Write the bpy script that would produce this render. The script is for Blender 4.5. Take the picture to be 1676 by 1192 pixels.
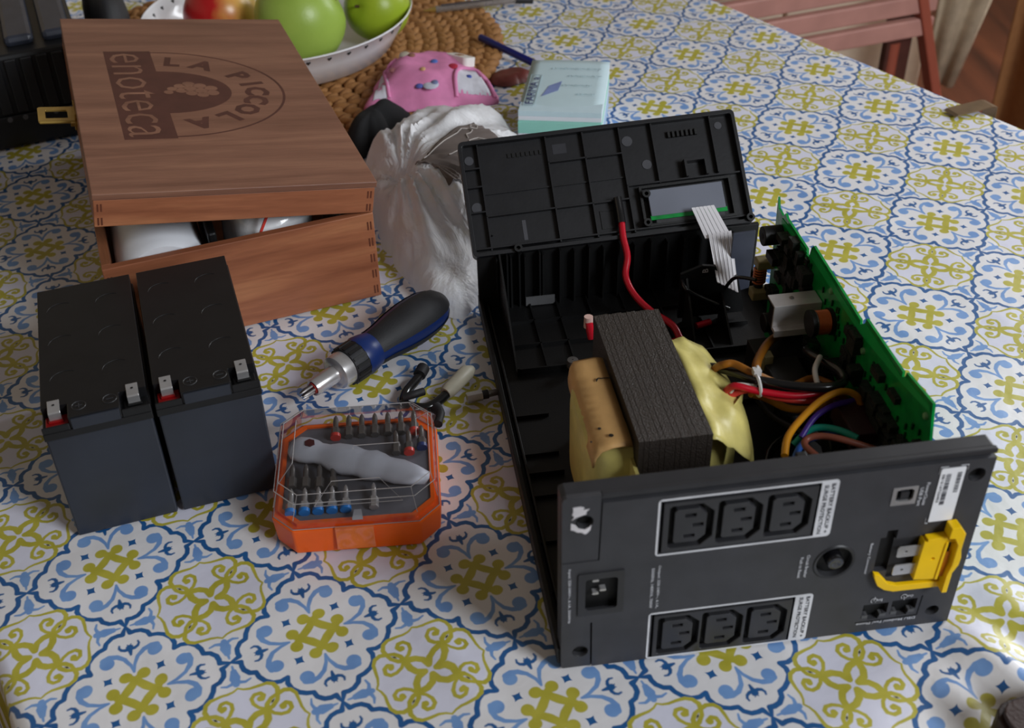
import bpy, bmesh, math, random
from mathutils import Vector, Matrix, Euler, noise
from mathutils.geometry import tessellate_polygon
random.seed(7)
R_ = math.radians
TZ = 0.75                                   # height of the table top above the floor
S = bpy.context.scene
for o in list(bpy.data.objects): bpy.data.objects.remove(o)
COL = S.collection

# ------------------------------------------------------------------ camera, light, exposure
cam_d = bpy.data.cameras.new('camera'); cam = bpy.data.objects.new('camera', cam_d); COL.objects.link(cam)
RW = Matrix(((0.9984, -0.0334, -0.0452), (-0.0562, -0.5932, -0.8031), (0.0, 0.8043, -0.5942)))   # world -> camera (x right, y down, z forward)
RB = Matrix(((1, 0, 0), (0, -1, 0), (0, 0, -1))) @ RW
cam.matrix_world = Matrix.Translation((0, -0.85, 0.5356 + TZ)) @ RB.transposed().to_4x4()
cam_d.sensor_width = 36.0; cam_d.sensor_fit = 'HORIZONTAL'
cam_d.lens = 1892.85 / 1676 * 36.0
cam_d.shift_x = (838 - 763.11) / 1676
cam_d.shift_y = (550.87 - 596) / 1676
cam_d.clip_start = 0.02
cam_d.dof.use_dof = True; cam_d.dof.focus_distance = 0.83; cam_d.dof.aperture_fstop = 10.0
S.camera = cam
S.view_settings.view_transform = 'Standard'; S.view_settings.look = 'None'
S.view_settings.gamma = 1.0; S.view_settings.exposure = 0.08; S.view_settings.use_curve_mapping = False

wd = bpy.data.worlds.new('world'); S.world = wd; wd.use_nodes = True
wd.node_tree.nodes['Background'].inputs[0].default_value = (1.0, 0.86, 0.74, 1)
wd.node_tree.nodes['Background'].inputs[1].default_value = 0.10

def area(name, loc, target, size, energy, color):
    d = bpy.data.lights.new(name, 'AREA'); d.shape = 'RECTANGLE'; d.size = size[0]; d.size_y = size[1]
    d.energy = energy; d.color = color
    o = bpy.data.objects.new(name, d); COL.objects.link(o)
    o.location = loc
    v = Vector(target) - Vector(loc); o.rotation_euler = v.to_track_quat('-Z', 'Y').to_euler()
    return o
area('window_light_near', (1.75, -1.75, TZ + 1.45), (0.15, -0.2, TZ), (0.8, 1.0), 50, (0.90, 0.95, 1.0))
area('window_light_back', (2.0, 1.35, TZ + 0.95), (0.3, 0.0, TZ), (1.1, 1.0), 62, (0.93, 0.96, 1.0))

# ------------------------------------------------------------------ materials
def lin(c):
    return tuple(((v / 255) / 12.92 if v / 255 <= 0.04045 else ((v / 255 + 0.055) / 1.055) ** 2.4) for v in c) + (1.0,)
def newmat(name):
    m = bpy.data.materials.new(name); m.use_nodes = True
    return m, m.node_tree, m.node_tree.nodes['Principled BSDF']
MATS = {}
def mat(name, rgb, rough=0.5, metal=0.0, var=0.12, vs=60.0, bump=0.0, bs=400.0, trans=0.0, ior=1.45, coat=0.0, spec=0.5, sss=0.0, stretch=(1, 1, 1), rgb2=None, alpha=1.0, emit=None):
    m, nt, b = newmat(name); N = nt.nodes; L = nt.links
    tc = N.new('ShaderNodeTexCoord'); mp = N.new('ShaderNodeMapping'); mp.inputs['Scale'].default_value = stretch
    L.new(tc.outputs['Object'], mp.inputs[0])
    nz = N.new('ShaderNodeTexNoise'); nz.inputs['Scale'].default_value = vs; nz.inputs['Detail'].default_value = 4
    L.new(mp.outputs[0], nz.inputs['Vector'])
    mx = N.new('ShaderNodeMix'); mx.data_type = 'RGBA'
    c = lin(rgb); c2 = lin(rgb2) if rgb2 else tuple(v * (1 - 2 * var) for v in c[:3]) + (1,)
    mx.inputs[6].default_value = c2; mx.inputs[7].default_value = c
    if rgb2: L.new(nz.outputs[0], mx.inputs[0])
    else:
        mr = N.new('ShaderNodeMapRange'); mr.inputs[1].default_value = .3; mr.inputs[2].default_value = .7
        L.new(nz.outputs[0], mr.inputs[0]); L.new(mr.outputs[0], mx.inputs[0])
    L.new(mx.outputs[2], b.inputs['Base Color'])
    b.inputs['Roughness'].default_value = rough; b.inputs['Metallic'].default_value = metal
    b.inputs['Transmission Weight'].default_value = trans; b.inputs['IOR'].default_value = ior
    b.inputs['Coat Weight'].default_value = coat; b.inputs['Specular IOR Level'].default_value = spec
    b.inputs['Subsurface Weight'].default_value = sss; b.inputs['Subsurface Scale'].default_value = 0.005
    b.inputs['Alpha'].default_value = alpha
    if emit: b.inputs['Emission Color'].default_value = lin(emit[0]); b.inputs['Emission Strength'].default_value = emit[1]
    if bump:
        n2 = N.new('ShaderNodeTexNoise'); n2.inputs['Scale'].default_value = bs; n2.inputs['Detail'].default_value = 3
        L.new(mp.outputs[0], n2.inputs['Vector'])
        bp = N.new('ShaderNodeBump'); bp.inputs['Strength'].default_value = bump; bp.inputs['Distance'].default_value = 0.001
        L.new(n2.outputs[0], bp.inputs['Height']); L.new(bp.outputs[0], b.inputs['Normal'])
    MATS[name] = m
    return m

def wood(name, c1, c2, c3, rough=0.42, axis=0, scale=1.0):
    m, nt, b = newmat(name); N = nt.nodes; L = nt.links
    tc = N.new('ShaderNodeTexCoord'); mp = N.new('ShaderNodeMapping')
    st = [1.0, 1.0, 1.0]; st = [9.0, 9.0, 9.0]; st[axis] = 0.9
    mp.inputs['Scale'].default_value = [s * scale for s in st]
    L.new(tc.outputs['Object'], mp.inputs[0])
    n1 = N.new('ShaderNodeTexNoise'); n1.inputs['Scale'].default_value = 5; n1.inputs['Detail'].default_value = 6; n1.inputs['Distortion'].default_value = .6
    n2 = N.new('ShaderNodeTexNoise'); n2.inputs['Scale'].default_value = 45; n2.inputs['Detail'].default_value = 3
    L.new(mp.outputs[0], n1.inputs['Vector']); L.new(mp.outputs[0], n2.inputs['Vector'])
    cr = N.new('ShaderNodeValToRGB'); cr.color_ramp.elements[0].position = .3; cr.color_ramp.elements[1].position = .7
    cr.color_ramp.elements[0].color = lin(c1); cr.color_ramp.elements[1].color = lin(c3)
    e = cr.color_ramp.elements.new(.5); e.color = lin(c2)
    L.new(n1.outputs[0], cr.inputs[0])
    mx = N.new('ShaderNodeMix'); mx.data_type = 'RGBA'; mx.blend_type = 'MULTIPLY'; mx.inputs[0].default_value = .35
    L.new(cr.outputs[0], mx.inputs[6]); L.new(n2.outputs[0], mx.inputs[7])
    L.new(mx.outputs[2], b.inputs['Base Color']); b.inputs['Roughness'].default_value = rough
    bp = N.new('ShaderNodeBump'); bp.inputs['Strength'].default_value = .12; bp.inputs['Distance'].default_value = .001
    L.new(n2.outputs[0], bp.inputs['Height']); L.new(bp.outputs[0], b.inputs['Normal'])
    return m

# --- node expression helper for the printed tablecloth
class G:
    nt = None
    def __init__(s, o): s.o = o
def _m(op, *a, clamp=False):
    n = G.nt.nodes.new('ShaderNodeMath'); n.operation = op; n.use_clamp = clamp
    for i, v in enumerate(a):
        if isinstance(v, G): G.nt.links.new(v.o, n.inputs[i])
        else: n.inputs[i].default_value = v
    return G(n.outputs[0])
def _v(op, a, b=None, sc=None):
    n = G.nt.nodes.new('ShaderNodeVectorMath'); n.operation = op
    for i, v in enumerate((a, b)):
        if v is None: continue
        if isinstance(v, G): G.nt.links.new(v.o, n.inputs[i])
        else: n.inputs[i].default_value = v
    if sc is not None: G.nt.links.new(sc.o, n.inputs['Scale'])
    return G(n.outputs['Value'] if op in ('LENGTH', 'DOT_PRODUCT', 'DISTANCE') else n.outputs[0])
def _xy(x, y):
    n = G.nt.nodes.new('ShaderNodeCombineXYZ'); G.nt.links.new(x.o, n.inputs[0]); G.nt.links.new(y.o, n.inputs[1]); return G(n.outputs[0])
def seg(p, a, b, r0, r1):
    ba = Vector((b[0] - a[0], b[1] - a[1])); l2 = ba.length_squared
    pa = _v('SUBTRACT', p, (a[0], a[1], 0))
    t = _m('ADD', _v('DOT_PRODUCT', pa, (ba.x / l2, ba.y / l2, 0)), 0.0, clamp=True)
    q = _v('SUBTRACT', pa, _v('SCALE', (ba.x, ba.y, 0), None, sc=t))
    return _m('SUBTRACT', _v('LENGTH', q), _m('MULTIPLY_ADD', t, r1 - r0, r0))
def poly(p, pts, r0, r1):
    d = None; n = len(pts) - 1
    for i in range(n):
        s = seg(p, pts[i], pts[i + 1], r0 + (r1 - r0) * i / n, r0 + (r1 - r0) * (i + 1) / n)
        d = s if d is None else _m('MINIMUM', d, s)
    return d
def dot(p, c, r): return _m('SUBTRACT', _v('DISTANCE', p, (c[0], c[1], 0)), r)
def un(*a):
    d = a[0]
    for b in a[1:]: d = _m('MINIMUM', d, b)
    return d
def mask(d, aa=0.008): return _m('MULTIPLY_ADD', d, -1 / aa, 0.5, clamp=True)

def cloth_material():
    m, nt, b = newmat('printed_cloth'); G.nt = nt; N = nt.nodes; L = nt.links
    tc = N.new('ShaderNodeTexCoord'); pos = G(tc.outputs['Object'])
    # hand drawn wobble of the print
    wz = N.new('ShaderNodeTexNoise'); wz.inputs['Scale'].default_value = 45; L.new(tc.outputs['Object'], wz.inputs['Vector'])
    wob = _v('SCALE', _v('SUBTRACT', G(wz.outputs['Color']), (.5, .5, .5)), None, sc=_m('ADD', 0.0022, 0.0))
    pos = _v('ADD', pos, wob)
    T = 0.0733516
    u = _m('MULTIPLY_ADD', _v('DOT_PRODUCT', pos, (0.9081 / T, -0.4186 / T, 0)), 1.0, -0.1551 / T)
    v = _m('MULTIPLY_ADD', _v('DOT_PRODUCT', pos, (0.4186 / T, 0.9081 / T, 0)), 1.0, -0.3979 / T)
    def local(u, v):
        p = _m('MULTIPLY', _m('ADD', u, v), .5); q = _m('MULTIPLY', _m('SUBTRACT', u, v), .5)
        rp = _m('ROUND', p); rq = _m('ROUND', q)
        x = _m('ABSOLUTE', _m('SUBTRACT', u, _m('ADD', rp, rq))); y = _m('ABSOLUTE', _m('SUBTRACT', v, _m('SUBTRACT', rp, rq)))
        return _m('MAXIMUM', x, y), _m('MINIMUM', x, y)
    bx, by = local(u, v); pb = _xy(bx, by)
    yx, yy = local(_m('SUBTRACT', u, 1.0), v); py = _xy(yx, yy)
    # blue medallion
    outline = un(poly(pb, [(.462, 0), (.512, .03), (.545, .085), (.55, .15), (.535, .21), (.508, .255)], .021, .021),
                 poly(pb, [(.508, .255), (.53, .30), (.525, .36), (.498, .40), (.473, .42)], .021, .022), poly(pb, [(.470, .425), (.5, .5)], .024, .010))
    lblue = un(poly(pb, [(.16, .16), (.22, .20), (.30, .228), (.37, .222), (.42, .19), (.440, .15)], .010, .030), dot(pb, (.400, .137), .058))
    dx = _m('ABSOLUTE', _m('SUBTRACT', bx, .287))
    dia = _m('SUBTRACT', _m('ADD', _m('POWER', dx, .7), _m('POWER', by, .7)), .125)
    tul = un(poly(pb, [(.286, .286), (.318, .318), (.338, .338)], .010, .030), poly(pb, [(.335, .318), (.352, .300), (.378, .290), (.405, .297), (.420, .318)], .018, .008), poly(pb, [(.34, .34), (.372, .352)], .014, .004))
    hsh = un(poly(pb, [(.090, 0), (.092, .05), (.104, .104)], .038, .032), poly(pb, [(.100, .10), (.15, .090)], .030, .034), dot(pb, (.178, .084), .052))
    # yellow medallion
    pet = poly(py, [(.035, .034), (.10, .062), (.16, .05), (.225, .004)], .027, .030)
    loop = poly(py, [(.225, .0), (.27, .024), (.33, .026), (.385, .0)], .022, .016)
    ring = poly(py, [(.385, 0), (.426, .028), (.447, .078), (.436, .128), (.392, .178), (.348, .224), (.322, .268), (.311, .314)], .021, .008)
    spi = un(poly(py, [(.232, .012), (.222, .065), (.235, .12), (.268, .158), (.312, .160), (.34, .128), (.333, .092), (.30, .082)], .014, .019), dot(py, (.298, .097), .026))
    ntu = un(poly(py, [(.47, .47), (.41, .41), (.34, .34)], .008, .026), poly(py, [(.43, .43), (.385, .385)], .026, .044), poly(py, [(.385, .375), (.368, .33), (.39, .290), (.43, .268)], .020, .008))
    slit = _m('SUBTRACT', _m('ADD', _m('ABSOLUTE', _m('SUBTRACT', yx, .312)), _m('MULTIPLY', yy, 3.2)), .026)
    def mixc(base, mk, col):
        n = N.new('ShaderNodeMix'); n.data_type = 'RGBA'; L.new(mk.o, n.inputs[0])
        if isinstance(base, G): L.new(base.o, n.inputs[6])
        else: n.inputs[6].default_value = base
        if isinstance(col, G): L.new(col.o, n.inputs[7])
        else: n.inputs[7].default_value = col
        return G(n.outputs[2])
    nz = N.new('ShaderNodeTexNoise'); nz.inputs['Scale'].default_value = 70; L.new(tc.outputs['Object'], nz.inputs['Vector'])
    nzv = G(nz.outputs[0])
    yel = mixc(lin((164, 156, 34)), nzv, lin((202, 192, 78)))
    lbl = mixc(lin((98, 140, 202)), nzv, lin((132, 172, 222)))
    dbl = mixc(lin((20, 78, 136)), nzv, lin((40, 104, 166)))
    inr = mask(_m('SUBTRACT', _v('LENGTH', py), .425), .03)
    c = mixc(lin((232, 230, 232)), inr, lin((222, 222, 238)))
    c = mixc(c, mask(ntu), lbl); c = mixc(c, mask(outline), dbl); c = mixc(c, mask(lblue), lbl)
    c = mixc(c, mask(un(tul, dia), .01), dbl)
    c = mixc(c, mask(un(hsh, pet, loop, ring, spi)), yel); c = mixc(c, mask(slit, .015), lin((48, 50, 20)))
    L.new(c.o, b.inputs['Base Color'])
    b.inputs['Roughness'].default_value = .42; b.inputs['Specular IOR Level'].default_value = .8
    n3 = N.new('ShaderNodeTexNoise'); n3.inputs['Scale'].default_value = 16; n3.inputs['Detail'].default_value = 5; L.new(tc.outputs['Object'], n3.inputs['Vector'])
    bp = N.new('ShaderNodeBump'); bp.inputs['Strength'].default_value = .3; bp.inputs['Distance'].default_value = .008
    L.new(n3.outputs[0], bp.inputs['Height']); L.new(bp.outputs[0], b.inputs['Normal'])
    return m

# ------------------------------------------------------------------ mesh helpers
class MB:
    def __init__(s): s.v = []; s.f = []; s.mi = []
    def add(s, vs, fs, mi=0):
        k = len(s.v); s.v += [tuple(x) for x in vs]; s.f += [tuple(i + k for i in f) for f in fs]; s.mi += [mi] * len(fs); return s
    def box(s, lo, hi, mi=0, M=None):
        x0, y0, z0 = lo; x1, y1, z1 = hi
        vs = [(x0, y0, z0), (x1, y0, z0), (x1, y1, z0), (x0, y1, z0), (x0, y0, z1), (x1, y0, z1), (x1, y1, z1), (x0, y1, z1)]
        if M is not None: vs = [M @ Vector(v) for v in vs]
        return s.add(vs, [(0, 3, 2, 1), (4, 5, 6, 7), (0, 1, 5, 4), (1, 2, 6, 5), (2, 3, 7, 6), (3, 0, 4, 7)], mi)
    def prism(s, pts, w0, w1, fn=lambda a, b, w: (a, b, w), holes=(), mi=0, top=None):
        """extrude a 2-D outline (with holes) from w0 to w1; fn maps (a,b,w) to xyz; top = optional outline for w1 (same count)"""
        loops = [list(pts)] + [list(h) for h in holes]; t2 = [list(top)] + loops[1:] if top else loops
        tri = tessellate_polygon([[Vector((a, b, 0)) for a, b in lp] for lp in loops])
        flat = [p for lp in loops for p in lp]; flat2 = [p for lp in t2 for p in lp]; n = len(flat)
        vs = [fn(a, b, w0) for a, b in flat] + [fn(a, b, w1) for a, b in flat2]
        fs = [tuple(t) for t in tri] + [tuple(i + n for i in reversed(t)) for t in tri]
        k = 0
        for lp in loops:
            m = len(lp)
            for i in range(m): j = (i + 1) % m; fs.append((k + i, k + j, k + j + n, k + i + n))
            k += m
        return s.add(vs, fs, mi)
    def tube(s, pts, r, n=10, mi=0, cap=True):
        pts = [Vector(p) for p in pts]; rs = r if isinstance(r, (list, tuple)) else [r] * len(pts)
        up = Vector((0, 0, 1)); rings = []; prev = None
        for i, p in enumerate(pts):
            t = (pts[min(i + 1, len(pts) - 1)] - pts[max(i - 1, 0)]).normalized()
            if prev is None:
                a = up if abs(t.z) < .9 else Vector((1, 0, 0)); x = t.cross(a).normalized()
            else: x = (prev - t * prev.dot(t)).normalized()
            prev = x; y = t.cross(x)
            rings.append([p + (x * math.cos(2 * math.pi * k / n) + y * math.sin(2 * math.pi * k / n)) * rs[i] for k in range(n)])
        vs = [v for rg in rings for v in rg]; fs = []
        for i in range(len(pts) - 1):
            for k in range(n):
                a = i * n + k; b_ = i * n + (k + 1) % n; fs.append((a, b_, b_ + n, a + n))
        if cap: fs.append(tuple(reversed(range(n)))); fs.append(tuple(range((len(pts) - 1) * n, len(pts) * n)))
        return s.add(vs, fs, mi)
    def lathe(s, prof, n=24, M=None, mi=0, sx=1.0, sy=1.0, a0=0, a1=2 * math.pi):
        """prof: (r, z) list"""
        M = M or Matrix.Identity(4); full = abs(a1 - a0 - 2 * math.pi) < 1e-6; nn = n if full else n + 1
        vs = [M @ Vector((r * sx * math.cos(a0 + (a1 - a0) * k / n), r * sy * math.sin(a0 + (a1 - a0) * k / n), z)) for r, z in prof for k in range(nn)]; fs = []
        for i in range(len(prof) - 1):
            for k in range(n):
                a = i * nn + k; b_ = i * nn + (k + 1) % nn; fs.append((a, b_, b_ + nn, a + nn))
        return s.add(vs, fs, mi)
    def ball(s, c, r, n=12, m=8, M=None, mi=0):
        rx, ry, rz = r if isinstance(r, (tuple, list)) else (r, r, r)
        T = Matrix.Translation(c) @ (M.to_4x4() if M is not None else Matrix.Identity(4)) @ Matrix.Diagonal((rx, ry, rz, 1))
        prof = [(max(1e-5, math.sin(math.pi * i / m)), -math.cos(math.pi * i / m)) for i in range(m + 1)]
        return s.lathe(prof, n, T, mi)
    def build(s, name, mats, parent=None, smooth=False, bevel=0.0, loc=None, rot=None, seg_=2, merge=True):
        me = bpy.data.meshes.new(name); me.from_pydata(s.v, [], s.f)
        mats = mats if isinstance(mats, (list, tuple)) else [mats]
        for m in mats: me.materials.append(m)
        for p, mi in zip(me.polygons, s.mi): p.material_index = mi
        bm = bmesh.new(); bm.from_mesh(me)
        if merge: bmesh.ops.remove_doubles(bm, verts=bm.verts, dist=1e-6)
        bmesh.ops.recalc_face_normals(bm, faces=bm.faces)
        bm.to_mesh(me); bm.free()
        if smooth:
            me.polygons.foreach_set('use_smooth', [True] * len(me.polygons))
            me.set_sharp_from_angle(angle=R_(50 if smooth is True else smooth))
        o = bpy.data.objects.new(name, me); COL.objects.link(o)
        if parent: o.parent = parent
        if loc: o.location = loc
        if rot: o.rotation_euler = rot
        if bevel:
            b = o.modifiers.new('bevel', 'BEVEL'); b.width = bevel; b.segments = seg_; b.limit_method = 'ANGLE'; b.angle_limit = R_(40); b.harden_normals = False
        return o
def thing(name, label, cat, loc=(0, 0, 0), rz=0.0, group=None):
    o = bpy.data.objects.new(name, None); COL.objects.link(o); o.empty_display_size = .02
    o.location = loc; o.rotation_euler = (0, 0, rz); o['label'] = label; o['category'] = cat
    if group: o['group'] = group
    return o
def tag(o, label, cat, group=None):
    o['label'] = label; o['category'] = cat
    if group: o['group'] = group
    return o
def rect(x0, z0, x1, z1): return [(x0, z0), (x1, z0), (x1, z1), (x0, z1)]
def rrect(x0, y0, x1, y1, r, n=4):
    out = []
    for cx, cy, a in ((x1 - r, y0 + r, -90), (x1 - r, y1 - r, 0), (x0 + r, y1 - r, 90), (x0 + r, y0 + r, 180)):
        for k in range(n + 1): t = R_(a + 90 * k / n); out.append((cx + r * math.cos(t), cy + r * math.sin(t)))
    return out
def circ(cx, cy, r, n=24, ry=None): return [(cx + r * math.cos(2 * math.pi * k / n), cy + (ry or r) * math.sin(2 * math.pi * k / n)) for k in range(n)]
FR = lambda a, b, w: (a, w, b)              # outline in the x-z plane, extruded along y
SIDE = lambda a, b, w: (w, a, b)            # outline in the y-z plane, extruded along x
def smooth_path(pts, k=4):
    pts = [Vector(p) for p in pts]; out = []
    for i in range(len(pts) - 1):
        p0 = pts[max(i - 1, 0)]; p1 = pts[i]; p2 = pts[i + 1]; p3 = pts[min(i + 2, len(pts) - 1)]
        for j in range(k):
            t = j / k
            out.append(.5 * ((2 * p1) + (-p0 + p2) * t + (2 * p0 - 5 * p1 + 4 * p2 - p3) * t * t + (-p0 + 3 * p1 - 3 * p2 + p3) * t ** 3))
    out.append(pts[-1]); return out
def text(name, s, m, parent, org, xd, yd, w=None, h=None, ext=0.00008, center=False, shear=0.0, bold=0.02):
    """flat lettering: org = lower left corner of the line, xd reading direction, yd letter-up direction"""
    cu = bpy.data.curves.new(name, 'FONT'); cu.body = s; cu.size = 1; cu.extrude = 0; cu.resolution_u = 2; cu.shear = shear; cu.offset = bold
    ob = bpy.data.objects.new(name, cu); COL.objects.link(ob)
    bpy.context.view_layer.update()
    me = bpy.data.meshes.new_from_object(ob.evaluated_get(bpy.context.evaluated_depsgraph_get()))
    bpy.data.objects.remove(ob); bpy.data.curves.remove(cu)
    xs = [v.co.x for v in me.vertices]; ys = [v.co.y for v in me.vertices]
    x0, x1, y0, y1 = min(xs), max(xs), min(ys), max(ys)
    sy = (h / (y1 - y0)) if h else None; sx = (w / (x1 - x0)) if w else None
    sx = sx or sy; sy = sy or sx
    X = Vector(xd).normalized(); Y = Vector(yd).normalized(); Zn = X.cross(Y); O = Vector(org)
    cx = (x0 + x1) / 2 if center else x0; cy = (y0 + y1) / 2 if center else y0
    for v in me.vertices: v.co = O + X * ((v.co.x - cx) * sx) + Y * ((v.co.y - cy) * sy) + Zn * ext
    me.materials.clear(); me.materials.append(m); me.name = name
    o = bpy.data.objects.new(name, me); COL.objects.link(o)
    if parent: o.parent = parent
    return o

# ------------------------------------------------------------------ material library
blk = mat('black_plastic', (48, 48, 51), .42, bump=.12, bs=1500)
blk_d = mat('deep_black_plastic', (15, 15, 16), .5, bump=.1, bs=900)
blk_b = mat('bezel_plastic', (32, 32, 35), .38, bump=.05, bs=300)
panel_m = mat('panel_plastic', (62, 62, 66), .5, bump=.25, bs=2500)
hole_m = mat('hole_black', (8, 8, 9), .6)
sock_m = mat('socket_plastic', (50, 50, 53), .38)
white_ink = mat('white_ink', (205, 206, 212), .5)
label_w = mat('paper_label', (226, 227, 232), .45)
ink = mat('dark_ink', (70, 70, 78), .6)
steel = mat('steel', (206, 204, 204), .26, metal=.65)
steel_d = mat('dull_steel', (136, 132, 130), .36, metal=.7)
yellow = mat('yellow_plastic', (255, 206, 4), .38, var=.05)
tape = mat('yellow_tape', (220, 206, 122), .38, bump=.5, bs=90, var=.12)
tape_o = mat('orange_paper', (214, 168, 108), .5, bump=.25, bs=120, var=.1)
iron = mat('lacquered_iron', (54, 47, 42), .42, bump=.8, bs=1100, var=.16, vs=700)
pcb = mat('green_board', (0, 168, 70), .3, rgb2=(0, 96, 44), vs=140, coat=.4)
pcb_e = mat('green_board_edge', (20, 176, 84), .35, var=.05)
alu = mat('aluminium', (214, 210, 210), .3, metal=.45)
copper = mat('copper', (214, 116, 62), .28, metal=.55)
beige = mat('beige_plastic', (150, 138, 96), .5)
tan_ = mat('cable_tan', (150, 92, 22), .4, var=.06)
MW = {'black': mat('black_cable', (26, 26, 28), .22, coat=.3), 'white': mat('white_cable', (220, 215, 210), .35, var=.04), 'orange': tan_,
      'amber': mat('amber_cable', (192, 128, 18), .35, var=.05), 'red': mat('red_cable', (190, 20, 40), .3, var=.05), 'salmon': mat('light_red_cable', (214, 66, 58), .3, var=.05),
      'purple': mat('purple_cable', (82, 52, 160), .35, var=.05), 'teal': mat('teal_cable', (20, 150, 130), .35, var=.05), 'blue': mat('blue_cable', (40, 90, 170), .35, var=.05),
      'brown': mat('brown_cable', (132, 74, 58), .4, var=.05), 'grey': mat('dark_grey_cable', (48, 46, 48), .4)}
ribbon_m = mat('ribbon', (225, 222, 226), .4, var=.03)
film = mat('grey_film', (120, 124, 136), .25, var=.06, vs=25)
lidwood = wood('box_wood', (128, 86, 68), (146, 101, 81), (164, 117, 93), axis=0)
sidewood = wood('box_side_wood', (152, 90, 62), (180, 112, 78), (206, 138, 96), axis=0, scale=1.1)
endgrain = mat('end_grain', (112, 62, 44), .5)
brand_ink = mat('burnt_print', (92, 54, 46), .5)
brass = mat('brass', (206, 172, 92), .25, metal=.6)
orange_p = mat('orange_plastic', (255, 104, 22), .38, var=.04)
rubber = mat('black_rubber', (34, 34, 37), .6, bump=.2, bs=800)
bluep = mat('blue_plastic', (22, 44, 100), .35, var=.06)
frost = mat('frosted_plastic', (206, 210, 222), .4, var=.08, vs=40)
cream = mat('cream_sleeve', (205, 200, 180), .45)

# ------------------------------------------------------------------ room
def structure(name, mb, m, **k):
    o = mb.build(name, m, **k); o['kind'] = 'structure'; return o
floor_m = wood('floor_wood', (70, 36, 22), (98, 52, 32), (120, 66, 40), axis=1, scale=.3)
mb = MB().box((-2.2, -2.4, -TZ - .04), (3.0, 3.2, -TZ)); structure('floor', mb, floor_m)
wall_m = mat('wall_paint', (214, 198, 172), .8, var=.04, vs=3)
structure('wall_back', MB().box((-2.2, 3.1, -TZ), (3.0, 3.2, 1.9)), wall_m)
structure('wall_left', MB().box((-2.3, -2.4, -TZ), (-2.2, 3.2, 1.9)), wall_m)

# ------------------------------------------------------------------ table and cloth
tdir = Vector((-.5, .8660, 0)); tnor = Vector((.8660, .5, 0))
t0, t1, n0, n1 = -.62, 1.30, -.450, .566          # extents along and across
tab_rz = math.atan2(tdir.y, tdir.x)               # local x along the table, local y = -normal
tb = thing('table', 'wooden table hidden under the patterned tablecloth', 'table', (0, 0, -TZ), tab_rz)
twood = wood('table_wood', (80, 40, 24), (112, 60, 36), (130, 74, 44), axis=0)
MB().box((t0 + .01, -n1 + .01, TZ - .034), (t1 - .01, -n0 - .01, TZ - .004)).build('tabletop', twood, tb, bevel=.002)
MB().box((t0 + .06, -n1 + .06, TZ - .11), (t1 - .06, -n0 - .06, TZ - .034)).build('apron', twood, tb)
for lx in (t0 + .09, t1 - .09):
    for ly in (-n1 + .09, -n0 - .09):
        MB().prism(rrect(lx - .024, ly - .024, lx + .024, ly + .024, .006), 0, TZ - .034, top=rrect(lx - .03, ly - .03, lx + .03, ly + .03, .006)).build('leg', twood, tb)

def cloth_z(x, y):
    p = Vector((x, y, 0))
    z = -.0016 + .0012 * noise.noise(p * 9) + .0004 * noise.noise(p * 40)
    def ridge(ax, ay, bx, by, h, w):
        a = Vector((ax, ay)); b = Vector((bx, by)); q = Vector((x, y)) - a; ba = b - a
        t = q.dot(ba) / ba.length_squared; tt = max(0, min(1, t)); d = (q - ba * tt).length
        e = math.sin(math.pi * tt) ** .6 if 0 < tt < 1 else 0
        return h * e * math.exp(-(d / w) ** 2)
    z += ridge(-.045, -.37, .0, -.47, .005, .006)
    z += ridge(-.20, -.40, -.10, -.50, .002, .005)
    z += ridge(.262, -.428, .305, -.50, .012, .014) + ridge(.29, -.40, .36, -.49, .007, .01) + ridge(.245, -.45, .262, -.51, .006, .007)
    z += ridge(.29, .10, .38, .0, .0025, .007) + ridge(.18, .30, .33, .22, .002, .006) + ridge(.25, -.05, .36, -.17, .0022, .007)
    return min(z, -.0002) if z < 0 else z
mb = MB(); st = .0085; drop = .20
na = int((t1 - t0 + 2 * drop) / st); nb = int((n1 - n0 + 2 * drop) / st)
vs = []
for i in range(na + 1):
    a = t0 - drop + (t1 - t0 + 2 * drop) * i / na
    for j in range(nb + 1):
        b = n0 - drop + (n1 - n0 + 2 * drop) * j / nb
        aa = max(t0, min(t1, a)); bb = max(n0, min(n1, b)); oa = a - aa; ob = b - bb
        over = math.hypot(oa, ob)
        P = tdir * aa + tnor * bb
        if over > 0:
            k = min(over, .006); out = k * .6 + .012 * (1 - math.exp(-over * 12)) * (1 + .8 * math.sin(a * 38 if abs(ob) > abs(oa) else b * 38))
            P = P + (tdir * oa + tnor * ob) * (out / over); z = -.0014 - (over - .002 if over > .002 else 0) * .97
        else: z = cloth_z(P.x, P.y)
        vs.append((P.x, P.y, z))
fs = [(i * (nb + 1) + j, (i + 1) * (nb + 1) + j, (i + 1) * (nb + 1) + j + 1, i * (nb + 1) + j + 1) for i in range(na) for j in range(nb)]
mb.add(vs, fs)
cloth = mb.build('tablecloth', cloth_material(), smooth=180, merge=False)
tag(cloth, 'white tablecloth printed with blue scalloped medallions and yellow crosses', 'tablecloth')

# ------------------------------------------------------------------ opened power supply
UP = thing('power_supply', 'opened black battery backup unit with transformer, circuit board and socket panel', 'power supply', (.0425, -.4428, 0), R_(4.83))
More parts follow.
